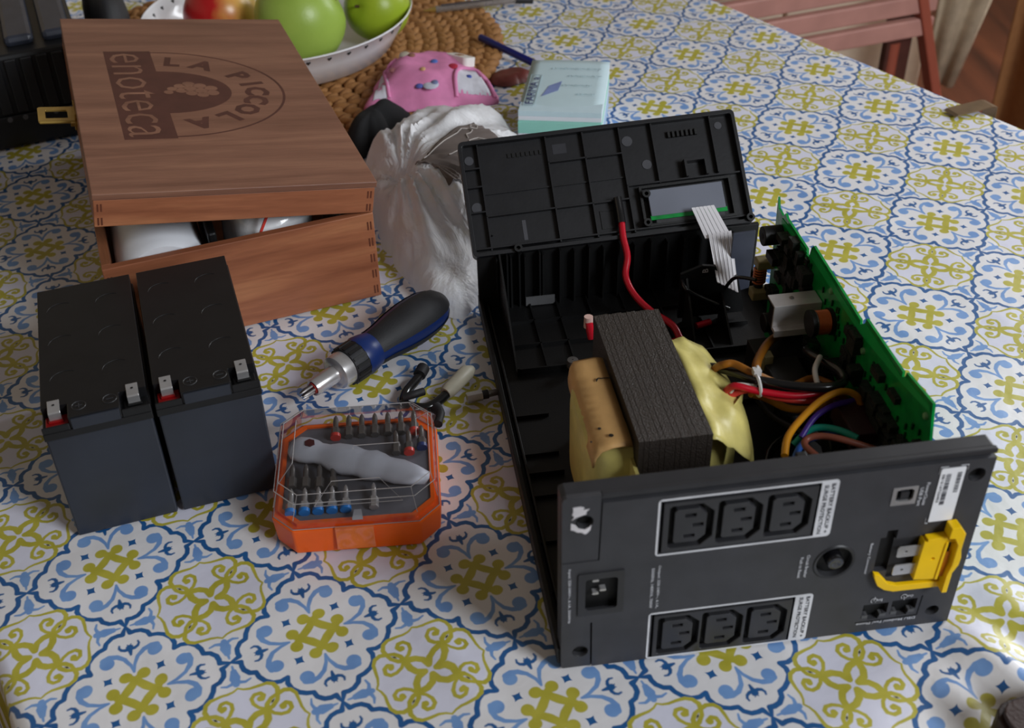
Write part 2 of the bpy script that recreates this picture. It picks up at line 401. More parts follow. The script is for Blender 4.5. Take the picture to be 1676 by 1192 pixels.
# tray
mb = MB()
mb.box((.0, .0125, .0015), (.2215, .348, .0045))
mb.box((-.0015, .004, .0005), (.0015, .356, .0135)); mb.box((.0045, .0125, .0045), (.0062, .345, .0115))
mb.box((.2195, .0125, .0015), (.2215, .348, .016))
mb.box((-.0015, .348, .0005), (.2215, .3515, .0585))
tray = mb.build('tray', blk_d, UP, bevel=.0005)
mb = MB()
mb.box((.0155, .258, .0045), (.198, .3475, .0075))
for x in (.0375, .0585, .083, .11, .137, .163): mb.box((x, .2595, .0075), (x + .0012, .3475, .0105))
for y in (.2585, .288, .318): mb.box((.0155, y, .0075), (.198, y + .0012, .0105))
mb.box((.0155, .2575, .0045), (.017, .2585, .012))
mb.prism([(.2585, .0075), (.3475, .0075), (.3475, .0585)], .0148, .0162, SIDE)
for y in (.05, .09, .13, .17, .21): mb.box((.004, y, .0045), (.03, y + .0014, .0075))
mb.box((.0062, .15, .0045), (.03, .1512, .009))
for x in (.14, .19): mb.box((x, .03, .0045), (x + .0014, .258, .0085))
for y in (.03, .2): mb.box((.12, y, .0045), (.2, y + .0014, .0085))
mb.build('floor_ribs', blk_d, tray)
mb = MB()
for k, x in enumerate((.0125, .0205, .0235, .030, .0345, .046, .0485, .062, .0735, .085, .0965, .108, .121, .134, .147, .160, .173, .186, .200)):
    mb.box((x, .3415, .0045), (x + .0013, .348, .054 + .002 * (k % 2)))
mb.build('wall_ribs', blk_d, tray)
MB().box((.035, .3405, .0085), (.058, .3415, .0165)).build('grey_sticker', mat('grey_label', (96, 96, 98), .4), tray)
# black bracket with the white letter at the front right
mb = MB()
mb.prism([(.146, .012), (.146, .052), (.1623, .058), (.1725, .0562), (.178, .040), (.183, .036), (.187, .046), (.190, .046), (.197, .018), (.197, .012)], .2985, .301, FR)
mb.prism([(.262, .006), (.300, .006), (.300, .034)], .178, .1795, SIDE)
mb.prism([(.262, .006), (.300, .006), (.300, .050)], .150, .1515, SIDE)
brk = mb.build('front_bracket', blk_d, tray)
text('letter_mark', 'B', white_ink, tray, (.1665, .2980, .0520), (0, 0, 1), (-1, 0, 0), h=.0045, w=.0035)
# upper bezel leaning away
O2 = Vector((-.0015, .3481, .0583)); EX = Vector((1, 0, .0305)).normalized(); EY = Vector((-.018, .729, .684)); EY = (EY - EX * EY.dot(EX)).normalized(); EN = EX.cross(EY)
BZ = lambda a, b, w: tuple(O2 + EX * a + EY * b + EN * w)
mb = MB()
mb.prism(rrect(-.003, -.004, .2175, .0895, .004), -.0095, -.0045, BZ)
mb.prism(rrect(-.003, -.004, .2175, .0895, .004), -.0045, .0015, BZ, holes=[rrect(-.0002, -.001, .2147, .0862, .002)])
bez = mb.build('front_bezel', blk_b, UP, bevel=.0004)
mb = MB()
def vr(a, b0=0.0, b1=.086, h=0.0): mb.prism(rect(a, b0, a + .0011, b1), -.0045, h, BZ)
def hr(b, a0, a1, h=0.0): mb.prism(rect(a0, b, a1, b + .0011), -.0045, h, BZ)
vr(.0115); vr(.0655); vr(.0949); vr(.124); vr(.1498, .037); vr(.197, .04)
hr(.0270, .0115, .1245); hr(.0455, .0125, .0655, -.003); hr(.0455, .0655, .124, -.003); hr(.0645, .0655, .124); hr(.0665, 0, .0115); hr(.0515, 0, .0115); hr(.031, 0, .0115); hr(.0375, .124, .214); hr(.0015, .0, .214, .0008)
hr(.012, .0135, .0145)
mb.build('bezel_ribs', blk_b, bez)
lp = mat('lighter_plastic', (72, 72, 77), .5)
for a, b, r in ((.0045, .0750, .0036), (.0055, .0362, .0042), (.1306, .0752, .0042), (.1432, .0543, .0038), (.2045, .0790, .0030)):
    MB().prism(circ(a, b, r), -.0045, -.0040, BZ).build('ejector_mark', lp, bez)
MB().prism(rect(.0385, .006, .0415, .022), -.0045, -.0042, BZ).build('gate_mark', lp, bez); MB().prism(rect(.071, .072, .082, .080), -.0045, -.0043, BZ).build('date_mark', mat('slightly_lighter_plastic', (52, 52, 57), .4), bez)
mb = MB().prism([(.171, .039), (.173, .039), (.173, .051), (.187, .051), (.187, .039), (.189, .039), (.189, .053), (.171, .053)], -.0045, .003, BZ); mb.build('latch_moulding', blk_b, bez)
for k in range(7): MB().prism(rect(.163 + k * .0036, .0735, .1648 + k * .0036, .0785), -.0045, -.0015, BZ).build('vent_fin', blk_d, bez)
for k in range(8): MB().prism(rect(.035 + k * .0036, .0735, .0368 + k * .0036, .0770), -.0045, -.0035, BZ).build('vent_fin', blk_d, bez)
MB().prism(rect(.100, .0065, .111, .0215), -.0045, -.0038, BZ, holes=[rect(.1006, .0071, .1104, .0209)]).build('square_outline', blk_d, bez)
for a, b in ((.032, -.0015), (.2145, -.0005), (.137, .0285), (.1345, .0055)): MB().prism(circ(a, b, .0032, 14), -.0045, .0045, BZ, holes=[circ(a, b, .0016, 10)]).build('screw_boss', blk_d, bez)
mb = MB(); mb.prism(rect(.1325, .003, .2055, .036), -.0045, .0005, BZ, holes=[rect(.1345, .005, .2035, .034)]); mb.build('display_frame', blk_d, bez)
mb = MB(); mb.prism(rect(.1385, .0105, .1975, .0315), .0002, .0018, BZ); MBx = mb.build('display_film', film, bez, bevel=.0004)
mb = MB(); mb.prism(rect(.138, .0075, .1985, .0112), -.001, .0012, BZ); mb.build('display_board', pcb, bez)
mb = MB(); mb.prism(rect(.142, .0045, .196, .0073), -.001, .0008, BZ); mb.build('clear_holder', mat('clear_plastic', (150, 152, 156), .15, trans=.8), bez)
# ribbon cable (two lengths)
def ribbon(pa, pb, pc, pd, name):
    mb = MB(); n = 6
    for k in range(n):
        f0 = k / n; f1 = (k + .86) / n
        A = Vector(pa).lerp(Vector(pb), f0); B = Vector(pa).lerp(Vector(pb), f1); C_ = Vector(pd).lerp(Vector(pc), f1); D = Vector(pd).lerp(Vector(pc), f0)
        nn = (B - A).cross(D - A).normalized() * .0006
        up = (A + B) / 2 + nn * 1.5; dn = (C_ + D) / 2 + nn * 1.5
        mb.add([A, B, C_, D, up, dn], [(0, 4, 5, 3), (4, 1, 2, 5)])
        A2, B2, C2, D2 = A - nn, B - nn, C_ - nn, D - nn
        mb.add([A2, B2, C2, D2], [(0, 3, 2, 1)])
    return mb.build(name, ribbon_m, UP)
ribbon((.1665, .350, .0775), (.1845, .350, .078), (.1910, .325, .066), (.1710, .325, .0645), 'ribbon_cable')
ribbon((.1736, .3255, .0672), (.1915, .3255, .069), (.1890, .290, .036), (.1712, .290, .0480), 'ribbon_cable')
MB().prism([(.1871, .0215), (.1871, .0765), (.204, .0772), (.204, .026)], .309, .311, FR).build('grey_baffle', mat('slate_plastic', (62, 66, 80), .4), UP, bevel=.0005)

# circuit board
PX = .2045
out = [(.2766, .1244), (.2735, .1170), (.2640, .1160), (.2600, .1205), (.2560, .1185), (.2180, .1178), (.2165, .1140), (.2130, .1145), (.2110, .1228), (.2080, .1262), (.1290, .1226), (.1278, .1180), (.1245, .1185), (.1222, .1285),
       (.0712, .1284), (.0706, .1230), (.0690, .1232), (.0672, .1310), (.0360, .1345), (.0310, .1140), (.0225, .0100), (.2690, .0100), (.2725, .060)]
mb = MB().prism(out, PX, PX + .0016, SIDE)
PCBo = mb.build('circuit_board', pcb, UP)
for nm, pts in (('top_trace_strip', [(.264, .1145), (.2110, .1165), (.2080, .1235), (.129, .1195), (.122, .1255), (.0712, .1250), (.0672, .1280), (.038, .1310), (.036, .128), (.07, .1215), (.129, .1150), (.208, .117), (.264, .1105)]),):
    MB().prism(pts, PX - .0004, PX, SIDE).build(nm, pcb_e, PCBo)
darkgoo = mat('dark_components', (30, 34, 30), .5, bump=1, bs=300)
random.seed(3); mb = MB()
for k in range(210):                                      # small parts crowding the board
    y = random.uniform(.03, .262); z = random.uniform(.012, .104) if k < 150 else random.uniform(.085, .112)
    s1, s2, h = random.uniform(.002, .006), random.uniform(.0015, .005), random.uniform(.002, .008)
    if .148 < y < .202 and z > .068: continue
    mb.box((PX - h, y - s1, z - s2), (PX, y + s1, z + s2))
mb.build('small_components', darkgoo, PCBo)['kind'] = 'stuff'
mb = MB()
for k in range(60):
    y = random.uniform(.035, .262); z = random.uniform(.085, .112)
    mb.box((PX - .0012, y - .0006, z - .002), (PX, y + .0006, z + .002))
mb.build('solder_pins', mat('board_traces', (8, 66, 34), .3), PCBo)['kind'] = 'stuff'
for y, z in ((.039, .1235), (.118, .108), (.172, .115)):
    MB().lathe([(.0001, .0012), (.0016, .001), (.0022, 0), (.0022, -.001)], 12, Matrix.Translation((PX - .0006, y, z)) @ Matrix.Rotation(R_(-90), 4, 'Y')).build('rivet', mat('pale_rivet', (120, 175, 120), .4), PCBo, smooth=True)
# heat sink: an extruded channel standing off the board
mb = MB()
mb.prism([(.1815, .1000), (.1955, .1000), (.1955, .0985), (.1830, .0985), (.1830, .0815), (.1785, .0815), (.1785, .0790), (.1765, .0790), (.1765, .0840), (.1815, .0840)], .1725, .2040, SIDE)
hs = mb.build('heat_sink', alu, PCBo, bevel=.0003)
MB().lathe([(.0001, .0008), (.0013, .0006), (.0016, 0)], 12, Matrix.Translation((.1865, .1895, .1001))).build('screw', steel_d, PCBo, smooth=True)
MB().box((.1740, .184, .0795), (.2040, .194, .0975)).build('power_transistors', blk_d, PCBo, bevel=.0004)
def xcyl(name, m, x0, x1, y, z, r, par, n=20, bev=0.0):
    return MB().tube([(x0, y, z), (x1, y, z)], r, n).build(name, m, par, smooth=True, bevel=bev)
xcyl('inductor_core', blk_d, .1895, .1925, .165, .0965, .0088, PCBo)
xcyl('inductor_flange', steel_d, .1926, .1932, .165, .0965, .0082, PCBo)
mb = MB()
for k in range(10): mb.tube([(.1938 + k * .00082 + .0004 * math.sin(t), .165 + .0076 * math.cos(t), .0965 + .0076 * math.sin(t)) for t in [2 * math.pi * i / 18 for i in range(19)]], .00045, 6)
mb.tube([(.1934, .165, .0965), (.202, .165, .0965)], .0070, 18)
mb.build('copper_winding', copper, PCBo, smooth=True)
xcyl('inductor_core', blk_d, .2022, .2045, .165, .0965, .0088, PCBo)
xcyl('buzzer', blk_d, .1905, .2045, .262, .1025, .0070, PCBo, 24, .0006)
mb = MB().tube([(.1903, .262, .1025), (.1906, .262, .1025)], .0022, 14).build('buzzer_hole', hole_m, PCBo)
MB().box((.193, .244, .088), (.2045, .258, .094)).build('connector', blk_d, PCBo, bevel=.0005)
# small upright coil with copper turns
mb = MB()
for k in range(6): mb.tube([(.1955 + .0042 * math.cos(t), .270 + .0042 * math.sin(t), .0575 + k * .0022 + .0022 * i / 16) for i, t in enumerate([2 * math.pi * i / 16 for i in range(17)])], .00075, 6)
mb.build('copper_turns', copper, PCBo, smooth=True)
MB().tube([(.1955, .270, .045), (.1955, .270, .071)], .0034, 14).build('coil_former', blk_d, PCBo, smooth=True)
MB().box((.192, .266, .0705), (.2045, .276, .0775)).build('film_capacitor', beige, PCBo, bevel=.001)
MB().box((.189, .262, .047), (.2045, .272, .0545)).build('film_capacitor', beige, PCBo, bevel=.001)
for (y, z, r, x0) in ((.075, .060, .008, .178), (.055, .050, .009, .176), (.095, .055, .008, .180), (.150, .055, .009, .178), (.225, .055, .007, .184), (.205, .07, .006, .188)):
    xcyl('electrolytic_capacitor', blk_d, x0, PX, y, z, r, PCBo, 18, .0008)
MB().box((.166, .178, .030), (.2045, .205, .058)).build('relay', blk_d, PCBo, bevel=.0008)
MB().box((.165, .142, .040), (.188, .172, .066)).build('power_relay', mat('smoked_plastic', (44, 44, 42), .3), PCBo, bevel=.0008)
MB().box((.164, .166, .060), (.170, .173, .072)).build('terminal', beige, PCBo, bevel=.0005)
MB().box((.170, .020, .040), (.2035, .036, .082)).build('terminal_block', blk_d, PCBo, bevel=.001)
MB().box((.184, .040, .060), (.2035, .068, .080)).build('terminal_block', blk_d, PCBo, bevel=.001)
MB().box((.184, .072, .070), (.2035, .105, .084)).build('fuse_holder', mat('maroon_plastic', (52, 24, 28), .4), PCBo, bevel=.001)

# transformer
TR = bpy.data.objects.new('transformer', None); COL.objects.link(TR); TR.parent = UP; TR.location = (0, 0, 0); TR.empty_display_size = .02
mb = MB()
for k in range(14):                                        # stacked sheets, each a little proud
    x0 = .0568 + k * .00304; j = .0002 * ((k * 7) % 3)
    mb.box((x0, .0700 - j, .0062), (x0 + .0029, .1935 + j, .0995 + j * .6))
core = mb.build('iron_core', iron, TR)
def winding(name, x0, x1, y0, y1, z0, z1, m, side, puff=.004):
    mb = MB(); prof = []; nu = 9
    for i in range(nu + 1):
        f = i / nu; x = x0 + (x1 - x0) * f; g = math.sqrt(max(0, 1 - f ** 3)) if side > 0 else math.sqrt(max(0, 1 - (1 - f) ** 3))
        g = .55 + .45 * g
        cy, cz = (y0 + y1) / 2, (z0 + z1) / 2; hy, hz = (y1 - y0) / 2 * g, (z1 - z0) / 2 * (.85 + .15 * (g - .55) / .45)
        ring = []
        for k in range(48):
            t = 2 * math.pi * k / 48; c, s = math.cos(t), math.sin(t)
            e = .32; px = abs(c) ** e * (1 if c > 0 else -1) * hy; pz = abs(s) ** e * (1 if s > 0 else -1) * hz
            w_ = puff * noise.noise(Vector((x * 40, px * 45, pz * 45)))
            ring.append((x, cy + px * (1 + w_ * 8), cz + pz + w_))
        prof.append(ring)
    vs = [v for r in prof for v in r]; fs = []
    for i in range(nu):
        for k in range(48): a = i * 48 + k; b_ = i * 48 + (k + 1) % 48; fs.append((a, b_, b_ + 48, a + 48))
    fs.append(tuple(range(48))); fs.append(tuple(range(nu * 48, nu * 48 + 48)))
    return MB().add(vs, fs).build(name, m, TR, smooth=45)
winding('winding_left', .0315, .0566, .078, .160, .016, .088, tape, -1, .003)
mb = MB()                                                   # paper flange with finger creases on the left winding
fl = rrect(.079, .0, .159, 1.0, .0)
n = 26
top = []; vs = []
for i in range(n + 1):
    y = .0775 + (.1615 - .0775) * i / n
    cr_ = .0011 * abs(math.sin(i * math.pi / 2.2)) if i < n * .8 else .0015
    end = 1 - max(0, (i - n * .82) / (n * .18)) ** 2 * .35
    for x, z in ((.0555, .0915), (.0505, .0925), (.0440, .0918), (.0372 - (.0012 if i % 2 and i < n * .8 else 0), .0893 + cr_), (.0335 + .004 * (1 - end), .0845 + cr_), (.0322 + .005 * (1 - end), .0780)):
        vs.append((x, y, z * (1 if i not in (0, n) else .985)))
fs = [(i * 6 + k, (i + 1) * 6 + k, (i + 1) * 6 + k + 1, i * 6 + k + 1) for i in range(n) for k in range(5)]
fo = MB().add(vs, fs).build('paper_flange', tape_o, TR, smooth=60); sm = fo.modifiers.new('solid', 'SOLIDIFY'); sm.thickness = .0012
for y, x, r in ((.094, .0395, .0011), (.0855, .0445, .0015), (.0835, .0325, .0007)):
    MB().lathe([(.0001, .0003), (r, .0001)], 10, Matrix.Translation((x, y, .0929 if x > .04 else .0915))).build('burn_hole', hole_m, TR)
MB().tube([(.0463, .1365, .0930), (.0480, .1375, .0935), (.0500, .1368, .0936), (.0530, .1378, .0928), (.0562, .1362, .0935)], .00035, 5).build('thread', hole_m, TR)
MB().tube([(.0463, .1352, .0930), (.0478, .1372, .0935)], .00035, 5).build('thread', hole_m, TR)
winding('winding_right', .1000, .1190, .084, .168, .016, .084, tape, 1, .003)
# loose folded yellow tape at the right
vs = []; n = 22
for i in range(n + 1):
    f = i / n; y = .172 - .098 * f
    for j in range(9):
        g = j / 8; x = .1005 + (.026 + .006 * math.sin(f * 3)) * g
        z = .092 - .013 * g * g - .02 * g * max(0, f - .75) * 4 * .6 + .0035 * noise.noise(Vector((f * 5, g * 4, 2)))
        vs.append((x, y + .002 * noise.noise(Vector((f * 7, g * 3, 8))), z))
fs = [(i * 9 + k, (i + 1) * 9 + k, (i + 1) * 9 + k + 1, i * 9 + k + 1) for i in range(n) for k in range(8)]
o = MB().add(vs, fs).build('folded_tape', tape, TR, smooth=60); o.modifiers.new('solid', 'SOLIDIFY').thickness = .0006
o = MB().add([(.1340, .1200, .084), (.1215, .1040, .0865), (.1085, .0920, .084), (.1070, .0890, .012), (.1180, .0950, .012), (.1240, .0990, .012)], [(0, 1, 4, 5), (1, 2, 3, 4)]).build('tape_end_flap', tape, TR, smooth=60); o.modifiers.new('solid', 'SOLIDIFY').thickness = .0006
MB().box((.0545, .0650, .0062), (.0565, .0785, .080)).build('terminal_tape', tape, TR)

# wires
def wire(c, pts, r, name=None):
    pts = [(min(x, .2005), y, z) for x, y, z in pts]
    return MB().tube(smooth_path(pts, 5), r, 10).build(name or 'wire', MW[c], UP, smooth=True)
wire('black', [(.119, .152, .080), (.123, .1489, .083), (.1321, .1358, .088), (.1422, .1211, .092), (.1606, .1094, .094), (.1795, .1049, .094), (.1912, .1101, .092), (.1942, .1229, .09), (.1908, .1405, .085), (.1881, .1572, .08), (.1930, .168, .075), (.2, .1725, .070)], .0029)
wire('black', [(.1845, .1179, .078), (.1862, .1347, .079), (.1925, .1486, .077), (.2, .1530, .072)], .0026)
wire('white', [(.1786, .1173, .087), (.1804, .1272, .09), (.1885, .1400, .089)], .0017)
wire('orange', [(.1427, .1217, .09), (.1476, .1386, .088), (.1583, .16, .08), (.1737, .1846, .07), (.1919, .2048, .06), (.2, .2110, .05)], .0028)
wire('orange', [(.1210, .146, .080), (.1236, .143, .087), (.1263, .1372, .0935), (.1322, .1354, .0945), (.1414, .1247, .094), (.1618, .1204, .085), (.1815, .1306, .08), (.1928, .1195, .08), (.2, .1192, .07)], .0024)
wire('red', [(.1234, .1232, .083), (.1269, .1178, .092), (.1399, .1133, .09), (.1607, .1075, .088), (.1822, .1091, .086), (.2, .1205, .07)], .0022)
wire('salmon', [(.1243, .1201, .082), (.1359, .1177, .088), (.1511, .1116, .085), (.1687, .1075, .083), (.1900, .115, .078), (.2, .1192, .07)], .0022)
wire('white', [(.1284, .1139, .068), (.1265, .1197, .082), (.128, .1200, .0905), (.1382, .1172, .0905)], .0016)
wire('amber', [(.1375, .0578, .088), (.1438, .0708, .09), (.1557, .0826, .092), (.1717, .0942, .094), (.1861, .0997, .094), (.1953, .099, .09), (.2, .0986, .08)], .0021)
wire('amber', [(.1400, .1230, .080), (.1511, .1250, .073), (.1633, .1180, .069), (.178, .1150, .069), (.1871, .1170, .072), (.2, .1243, .07)], .0024)
wire('purple', [(.1569, .0817, .078), (.1679, .0905, .085), (.1827, .0975, .086), (.2, .104, .082)], .0018)
wire('teal', [(.1535, .0825, .072), (.1629, .085, .08), (.1713, .0835, .082), (.1786, .0766, .084), (.185, .069, .084)], .0021)
wire('blue', [(.1464, .0643, .074), (.1533, .0737, .078), (.1636, .0812, .077), (.1783, .0849, .075), (.1941, .0923, .072)], .0020)
wire('brown', [(.1590, .0500, .080), (.1573, .0569, .084), (.1531, .067, .085), (.1562, .0717, .086), (.1636, .0703, .088), (.1732, .0632, .09), (.190, .0563, .086)], .0020)
wire('grey', [(.1440, .130, .075), (.1516, .1454, .06), (.1599, .1346, .05), (.1698, .1198, .05), (.181, .1074, .05), (.19, .1, .04)], .0022)
wire('red', [(.1131, .3555, .070), (.1119, .3432, .062), (.1127, .3305, .052), (.109, .319, .042), (.1126, .305, .034), (.1215, .2887, .029), (.1341, .2741, .025), (.138, .2650, .019)], .0026, 'red_power_cable')
wire('black', [(.1122, .3680, .0830), (.1128, .3600, .0745), (.1127, .3530, .0685)], .0034, 'cable_sleeve')
wire('red', [(.1554, .2815, .0155), (.1672, .285, .0155)], .0026, 'red_power_cable')
wire('red', [(.1140, .268, .012), (.128, .2665, .014), (.139, .2665, .016)], .0024, 'red_power_cable')
wire('black', [(.147, .297, .047), (.1483, .2878, .045), (.1676, .2920, .030), (.1837, .2930, .020)], .0016)
wire('black', [(.190, .262, .066), (.180, .276, .060), (.176, .285, .045)], .0014)
wire('black', [(.150, .100, .012), (.165, .140, .012), (.185, .150, .02), (.2, .150, .035)], .003)
xt = MB().tube([(.0660, .2400, .046), (.0645, .2440, .058)], [.0026, .0030], 12).build('wire_end', MW['red'], UP, smooth=True)
MB().tube([(.0644, .2442, .0535), (.0646, .2446, .062)], [.0034, .0032], 12).build('clear_crimp_sleeve', mat('clear_pink', (214, 178, 168), .3), UP, smooth=True)
MB().lathe([(.0005, .003), (.004, .0028), (.0045, 0), (.0045, -.003)], 16, Matrix.Translation((.0560, .2560, .0135))).build('boss_screw', steel_d, UP, smooth=True)
mb = MB(); ring = []
for i in range(25):
    t = 2 * math.pi * i / 24; ring.append((.1412 - .0006 * math.sin(t), .1176 + .0062 * math.cos(t), .0905 + .0066 * math.sin(t)))
mb.tube(ring, .0011, 6); mb.box((.1392, .1200, .0955), (.1438, .1245, .0995)); mb.tube([(.1418, .1225, .0975), (.1425, .1245, .1005)], .0008, 6)
mb.build('cable_tie', mat('white_nylon', (215, 212, 210), .35), UP, smooth=True)
# bits poking up behind the panel
MB().box((.1255, .0160, .1130), (.1310, .0205, .1262)).build('wire_clip', blk_d, UP, bevel=.0005)
MB().tube(smooth_path([(.102, .030, .100), (.110, .028, .108), (.120, .0265, .104)], 5), .0022, 10).build('wire_end', mat('pink_wire', (206, 168, 160), .4), UP, smooth=True)
MB().lathe([(.0003, .002), (.002, .001), (.0024, -.002)], 8, Matrix.Translation((.1005, .030, .099))).build('frayed_copper', copper, UP)

# rear panel
holes = []
G1 = rect(.0505, .0848, .1327, .1222); G2 = rect(.0498, -.0002 + .0008, .1297, .0372)
IN = rrect(.0098, .0455, .0322, .0752, .0008); BR = circ(.1478, .0620, .0098, 28, .0108)
USB = rect(.1730, .1020, .1845, .1118)
BAT = [(.1712, .0500), (.1712, .0762), (.1742, .0762), (.1742, .0812), (.1800, .0812), (.1800, .0745), (.2050, .0745), (.2050, .0445), (.1790, .0445), (.1790, .0500)]
def rj(x0, z0): return [(x0, z0 + .0130), (x0, z0 + .0045), (x0 + .0020, z0 + .0045), (x0 + .0020, z0 + .0018), (x0 + .0040, z0 + .0018), (x0 + .0040, z0), (x0 + .0100, z0), (x0 + .0100, z0 + .0018), (x0 + .0122, z0 + .0018), (x0 + .0122, z0 + .0045), (x0 + .0145, z0 + .0045), (x0 + .0145, z0 + .0130)]
RJ1 = rj(.1706, .0098); RJ2 = rj(.1872, .0104)
SC = [circ(.2152, .1154, .0046, 20), circ(.2123, .0111, .0040, 20), circ(.0108, .0131, .0040, 20)]
mb = MB()
main = [(.0172, .0), (.2235, .0), (.2235, .1262), (.0205, .1262), (.0196, .0852), (.0, .0852), (.0, .0370), (.0168, .0370)]
mb.prism(main, 0, .0035, FR, holes=[G1, G2[:], IN, BR, USB, BAT, RJ1, RJ2, SC[0], SC[1]])
mb.prism([(.0012, .0), (.0165, .0), (.0160, .0366), (.0, .0366), (.0, .0012)], .0007, .0035, FR, holes=[SC[2]])
mb.prism([(.0, .0857), (.0190, .0857), (.0199, .1290), (.0198, .1316), (.0024, .1316), (.0007, .1309), (.0, .1292)], .0004, .0035, FR, holes=[circ(.0115, .1141, .0046, 20)])
RP = mb.build('rear_panel', panel_m, UP, bevel=.0003)
mb = MB().prism([(.0, .0), (.2235, .0), (.2235, .1264), (.0, .1264)], .0034, .0045, FR, holes=[])
mb.build('panel_backing', hole_m, RP)
mb = MB()
mb.prism([(.0199, .1284), (.2235, .1284), (.2235, .1316), (.0199, .1316)], .0006, .0036, FR)
mb.prism([(.0026, .1312), (.2222, .1312), (.2235, .1300), (.2235, .1264), (.0, .1264), (.0, .1300)], .0036, .0125, FR)
mb.box((.0, .0045, .0), (.0025, .0125, .1266)); mb.box((.2210, .0045, .0), (.2235, .0125, .1266)); mb.box((.0025, .0045, .0), (.2210, .0125, .0025))
mb.build('panel_rim', blk, RP, bevel=.0005)
# outlet groups
def outline_frame(x0, z0, x1, z1, xr, name):
    t = .0011
    MB().prism(rrect(x0, z0, xr, z1, .0022), -.0002, 0, FR, holes=[rect(x0 + t, z0 + t, x1, z1 - t)]).build(name, label_w, RP)
outline_frame(.0488, .0833, .1328, .1239, .1420, 'white_outline'); outline_frame(.0478, .0002, .1298, .0386, .1398, 'white_outline')
def hexa(cx, cz, w, h, c):           # chamfers on the right side
    return [(cx - w, cz - h + .0012), (cx - w + .0012, cz - h), (cx + w - c, cz - h), (cx + w, cz - h + c), (cx + w, cz + h - c), (cx + w - c, cz + h), (cx - w + .0012, cz + h), (cx - w, cz + h - .0012)]
def outlet_group(x0, z0, x1, z1, cs):
    cen = (z0 + z1) / 2
    mb = MB().prism(rect(x0 + .0012, z0 + .0012, x1 - .0012, z1 - .0012), -.0006, .0032, FR, holes=[hexa(c, cen, .0116, .0150, .0062) for c in cs])
    plate = mb.build('outlet_plate', sock_m, RP, bevel=.0004)
    for c in cs:
        sl = [rect(c - .0040, cen + .0062, c + .0022, cen + .0086), rect(c + .0006, cen - .0013, c + .0068, cen + .0011), rect(c - .0050, cen - .0090, c + .0012, cen - .0066)]
        sl = [rect(c - .0034, cen + .0060, c + .0024, cen + .0083), rect(c + .0008, cen - .0011, c + .0066, cen + .0012), rect(c - .0034, cen - .0086, c + .0024, cen - .0063)]
        MB().prism(hexa(c - .0004, cen, .0084, .0118, .0042), -.0004, .0034, FR, holes=sl).build('socket_outlet', sock_m, RP, bevel=.0003)
outlet_group(.0505, .0848, .1327, .1222, (.0664, .0916, .1172)); outlet_group(.0498, .0006, .1297, .0372, (.0650, .0896, .1146))
DN = (0, 0, -1); RT = (1, 0, 0)
def ptxt(s, x, z, w, h, m=white_ink, xd=DN, yd=RT, y=-.0003, name='lettering'): return text(name, s, m, RP, (x, y, z), xd, yd, w=w, h=h)
ptxt('BATTERY BACKUP +', .1381, .1215, .0355, .0021, ink); ptxt('SURGE PROTECTION', .1345, .1208, .0350, .0021, ink)
ptxt('BATTERY BACKUP +', .1361, .0368, .0340, .0021, ink); ptxt('SURGE PROTECTION', .1322, .0366, .0335, .0021, ink)
ptxt('Input: 220-240V~, 6.1A, 50/60Hz', .0030, .0815, .0425, .0019); ptxt('Output: 220-240V~, 6.1A,', .0508, .0763, .0335, .0019); ptxt('50/60Hz, 1400VA, 700W', .0474, .0748, .0315, .0019)
ptxt('Circuit Breaker', .1318, .0703, .0175, .0018); ptxt('Push to Reset', .1283, .0690, .0160, .0018)
ptxt('PowerChute', .1890, .1141, .0160, .0019); ptxt('USB Port', .1862, .1110, .0130, .0019); ptxt('Battery Connector', .1657, .0733, .0240, .0019)
ptxt('DSL/ Modem/ Fax/ Phone', .2029, .0082, .0345, .0020, xd=(-1, 0, 0), yd=(0, 0, -1))
ptxt('In', .1806, .0272, .0030, .0022, xd=(-1, 0, 0), yd=(0, 0, -1)); ptxt('Out', .1984, .0275, .0036, .0020, xd=(-1, 0, 0), yd=(0, 0, -1))
for cx, cz in ((.1757, .0262), (.1930, .0265)):              # small power marks next to the two jacks
    mb = MB().tube([(cx + .0017 * math.cos(t), -.0003, cz + .0017 * math.sin(t)) for t in [R_(-60 + 300 * i / 14 + 0) for i in range(15)]], .00022, 5)
    mb.tube([(cx, -.0003, cz), (cx + .0004, -.0003, cz - .0026 if cx > .18 else cz + .0026)], .0003, 5); mb.build('power_mark', white_ink, RP)
# inlet
mb = MB().prism(rrect(.0086, .0440, .0334, .0768, .0008), -.0009, .0004, FR, holes=[rrect(.0125, .0482, .0298, .0722, .002)]); mb.build('power_inlet', sock_m, RP, bevel=.0003)
for x, z in ((.0180, .0603), (.0220, .0625), (.0180, .0702)): MB().prism(rrect(x - .0017, z - .0007, x + .0017, z + .0007, .0005), -.0003, .003, FR).build('inlet_pin', steel, RP, bevel=.0003)
# breaker
MB().lathe([(.0118, -.0001), (.0112, .0007), (.0100, .0004), (.0096, -.003)], 32, Matrix.Translation((.1478, 0, .062)) @ Matrix.Rotation(R_(90), 4, 'X'), sy=1.08).build('breaker_ring', blk, RP, smooth=True)
MB().lathe([(.0001, .0036), (.0018, .0034), (.0026, .0036), (.0042, .0034), (.0048, .0024), (.0048, -.003)], 28, Matrix.Translation((.1472, 0, .0645)) @ Matrix.Rotation(R_(90), 4, 'X')).build('breaker_button', mat('gloss_black', (22, 22, 24), .12, coat=.6), RP, smooth=True)
# usb
MB().prism(rect(.1717, .1000, .1850, .1124), -.0005, .0012, FR, holes=[[(.1740, .1030), (.1740, .1105), (.1762, .1105 + .0005), (.1815, .1110), (.1832, .1098), (.1832, .1040), (.1815, .1025), (.1762, .1025)]]).build('usb_shell', steel, RP, bevel=.0002)
MB().box((.1765, -.0002, .1045), (.1808, .003, .1088)).build('usb_tongue', blk, RP)
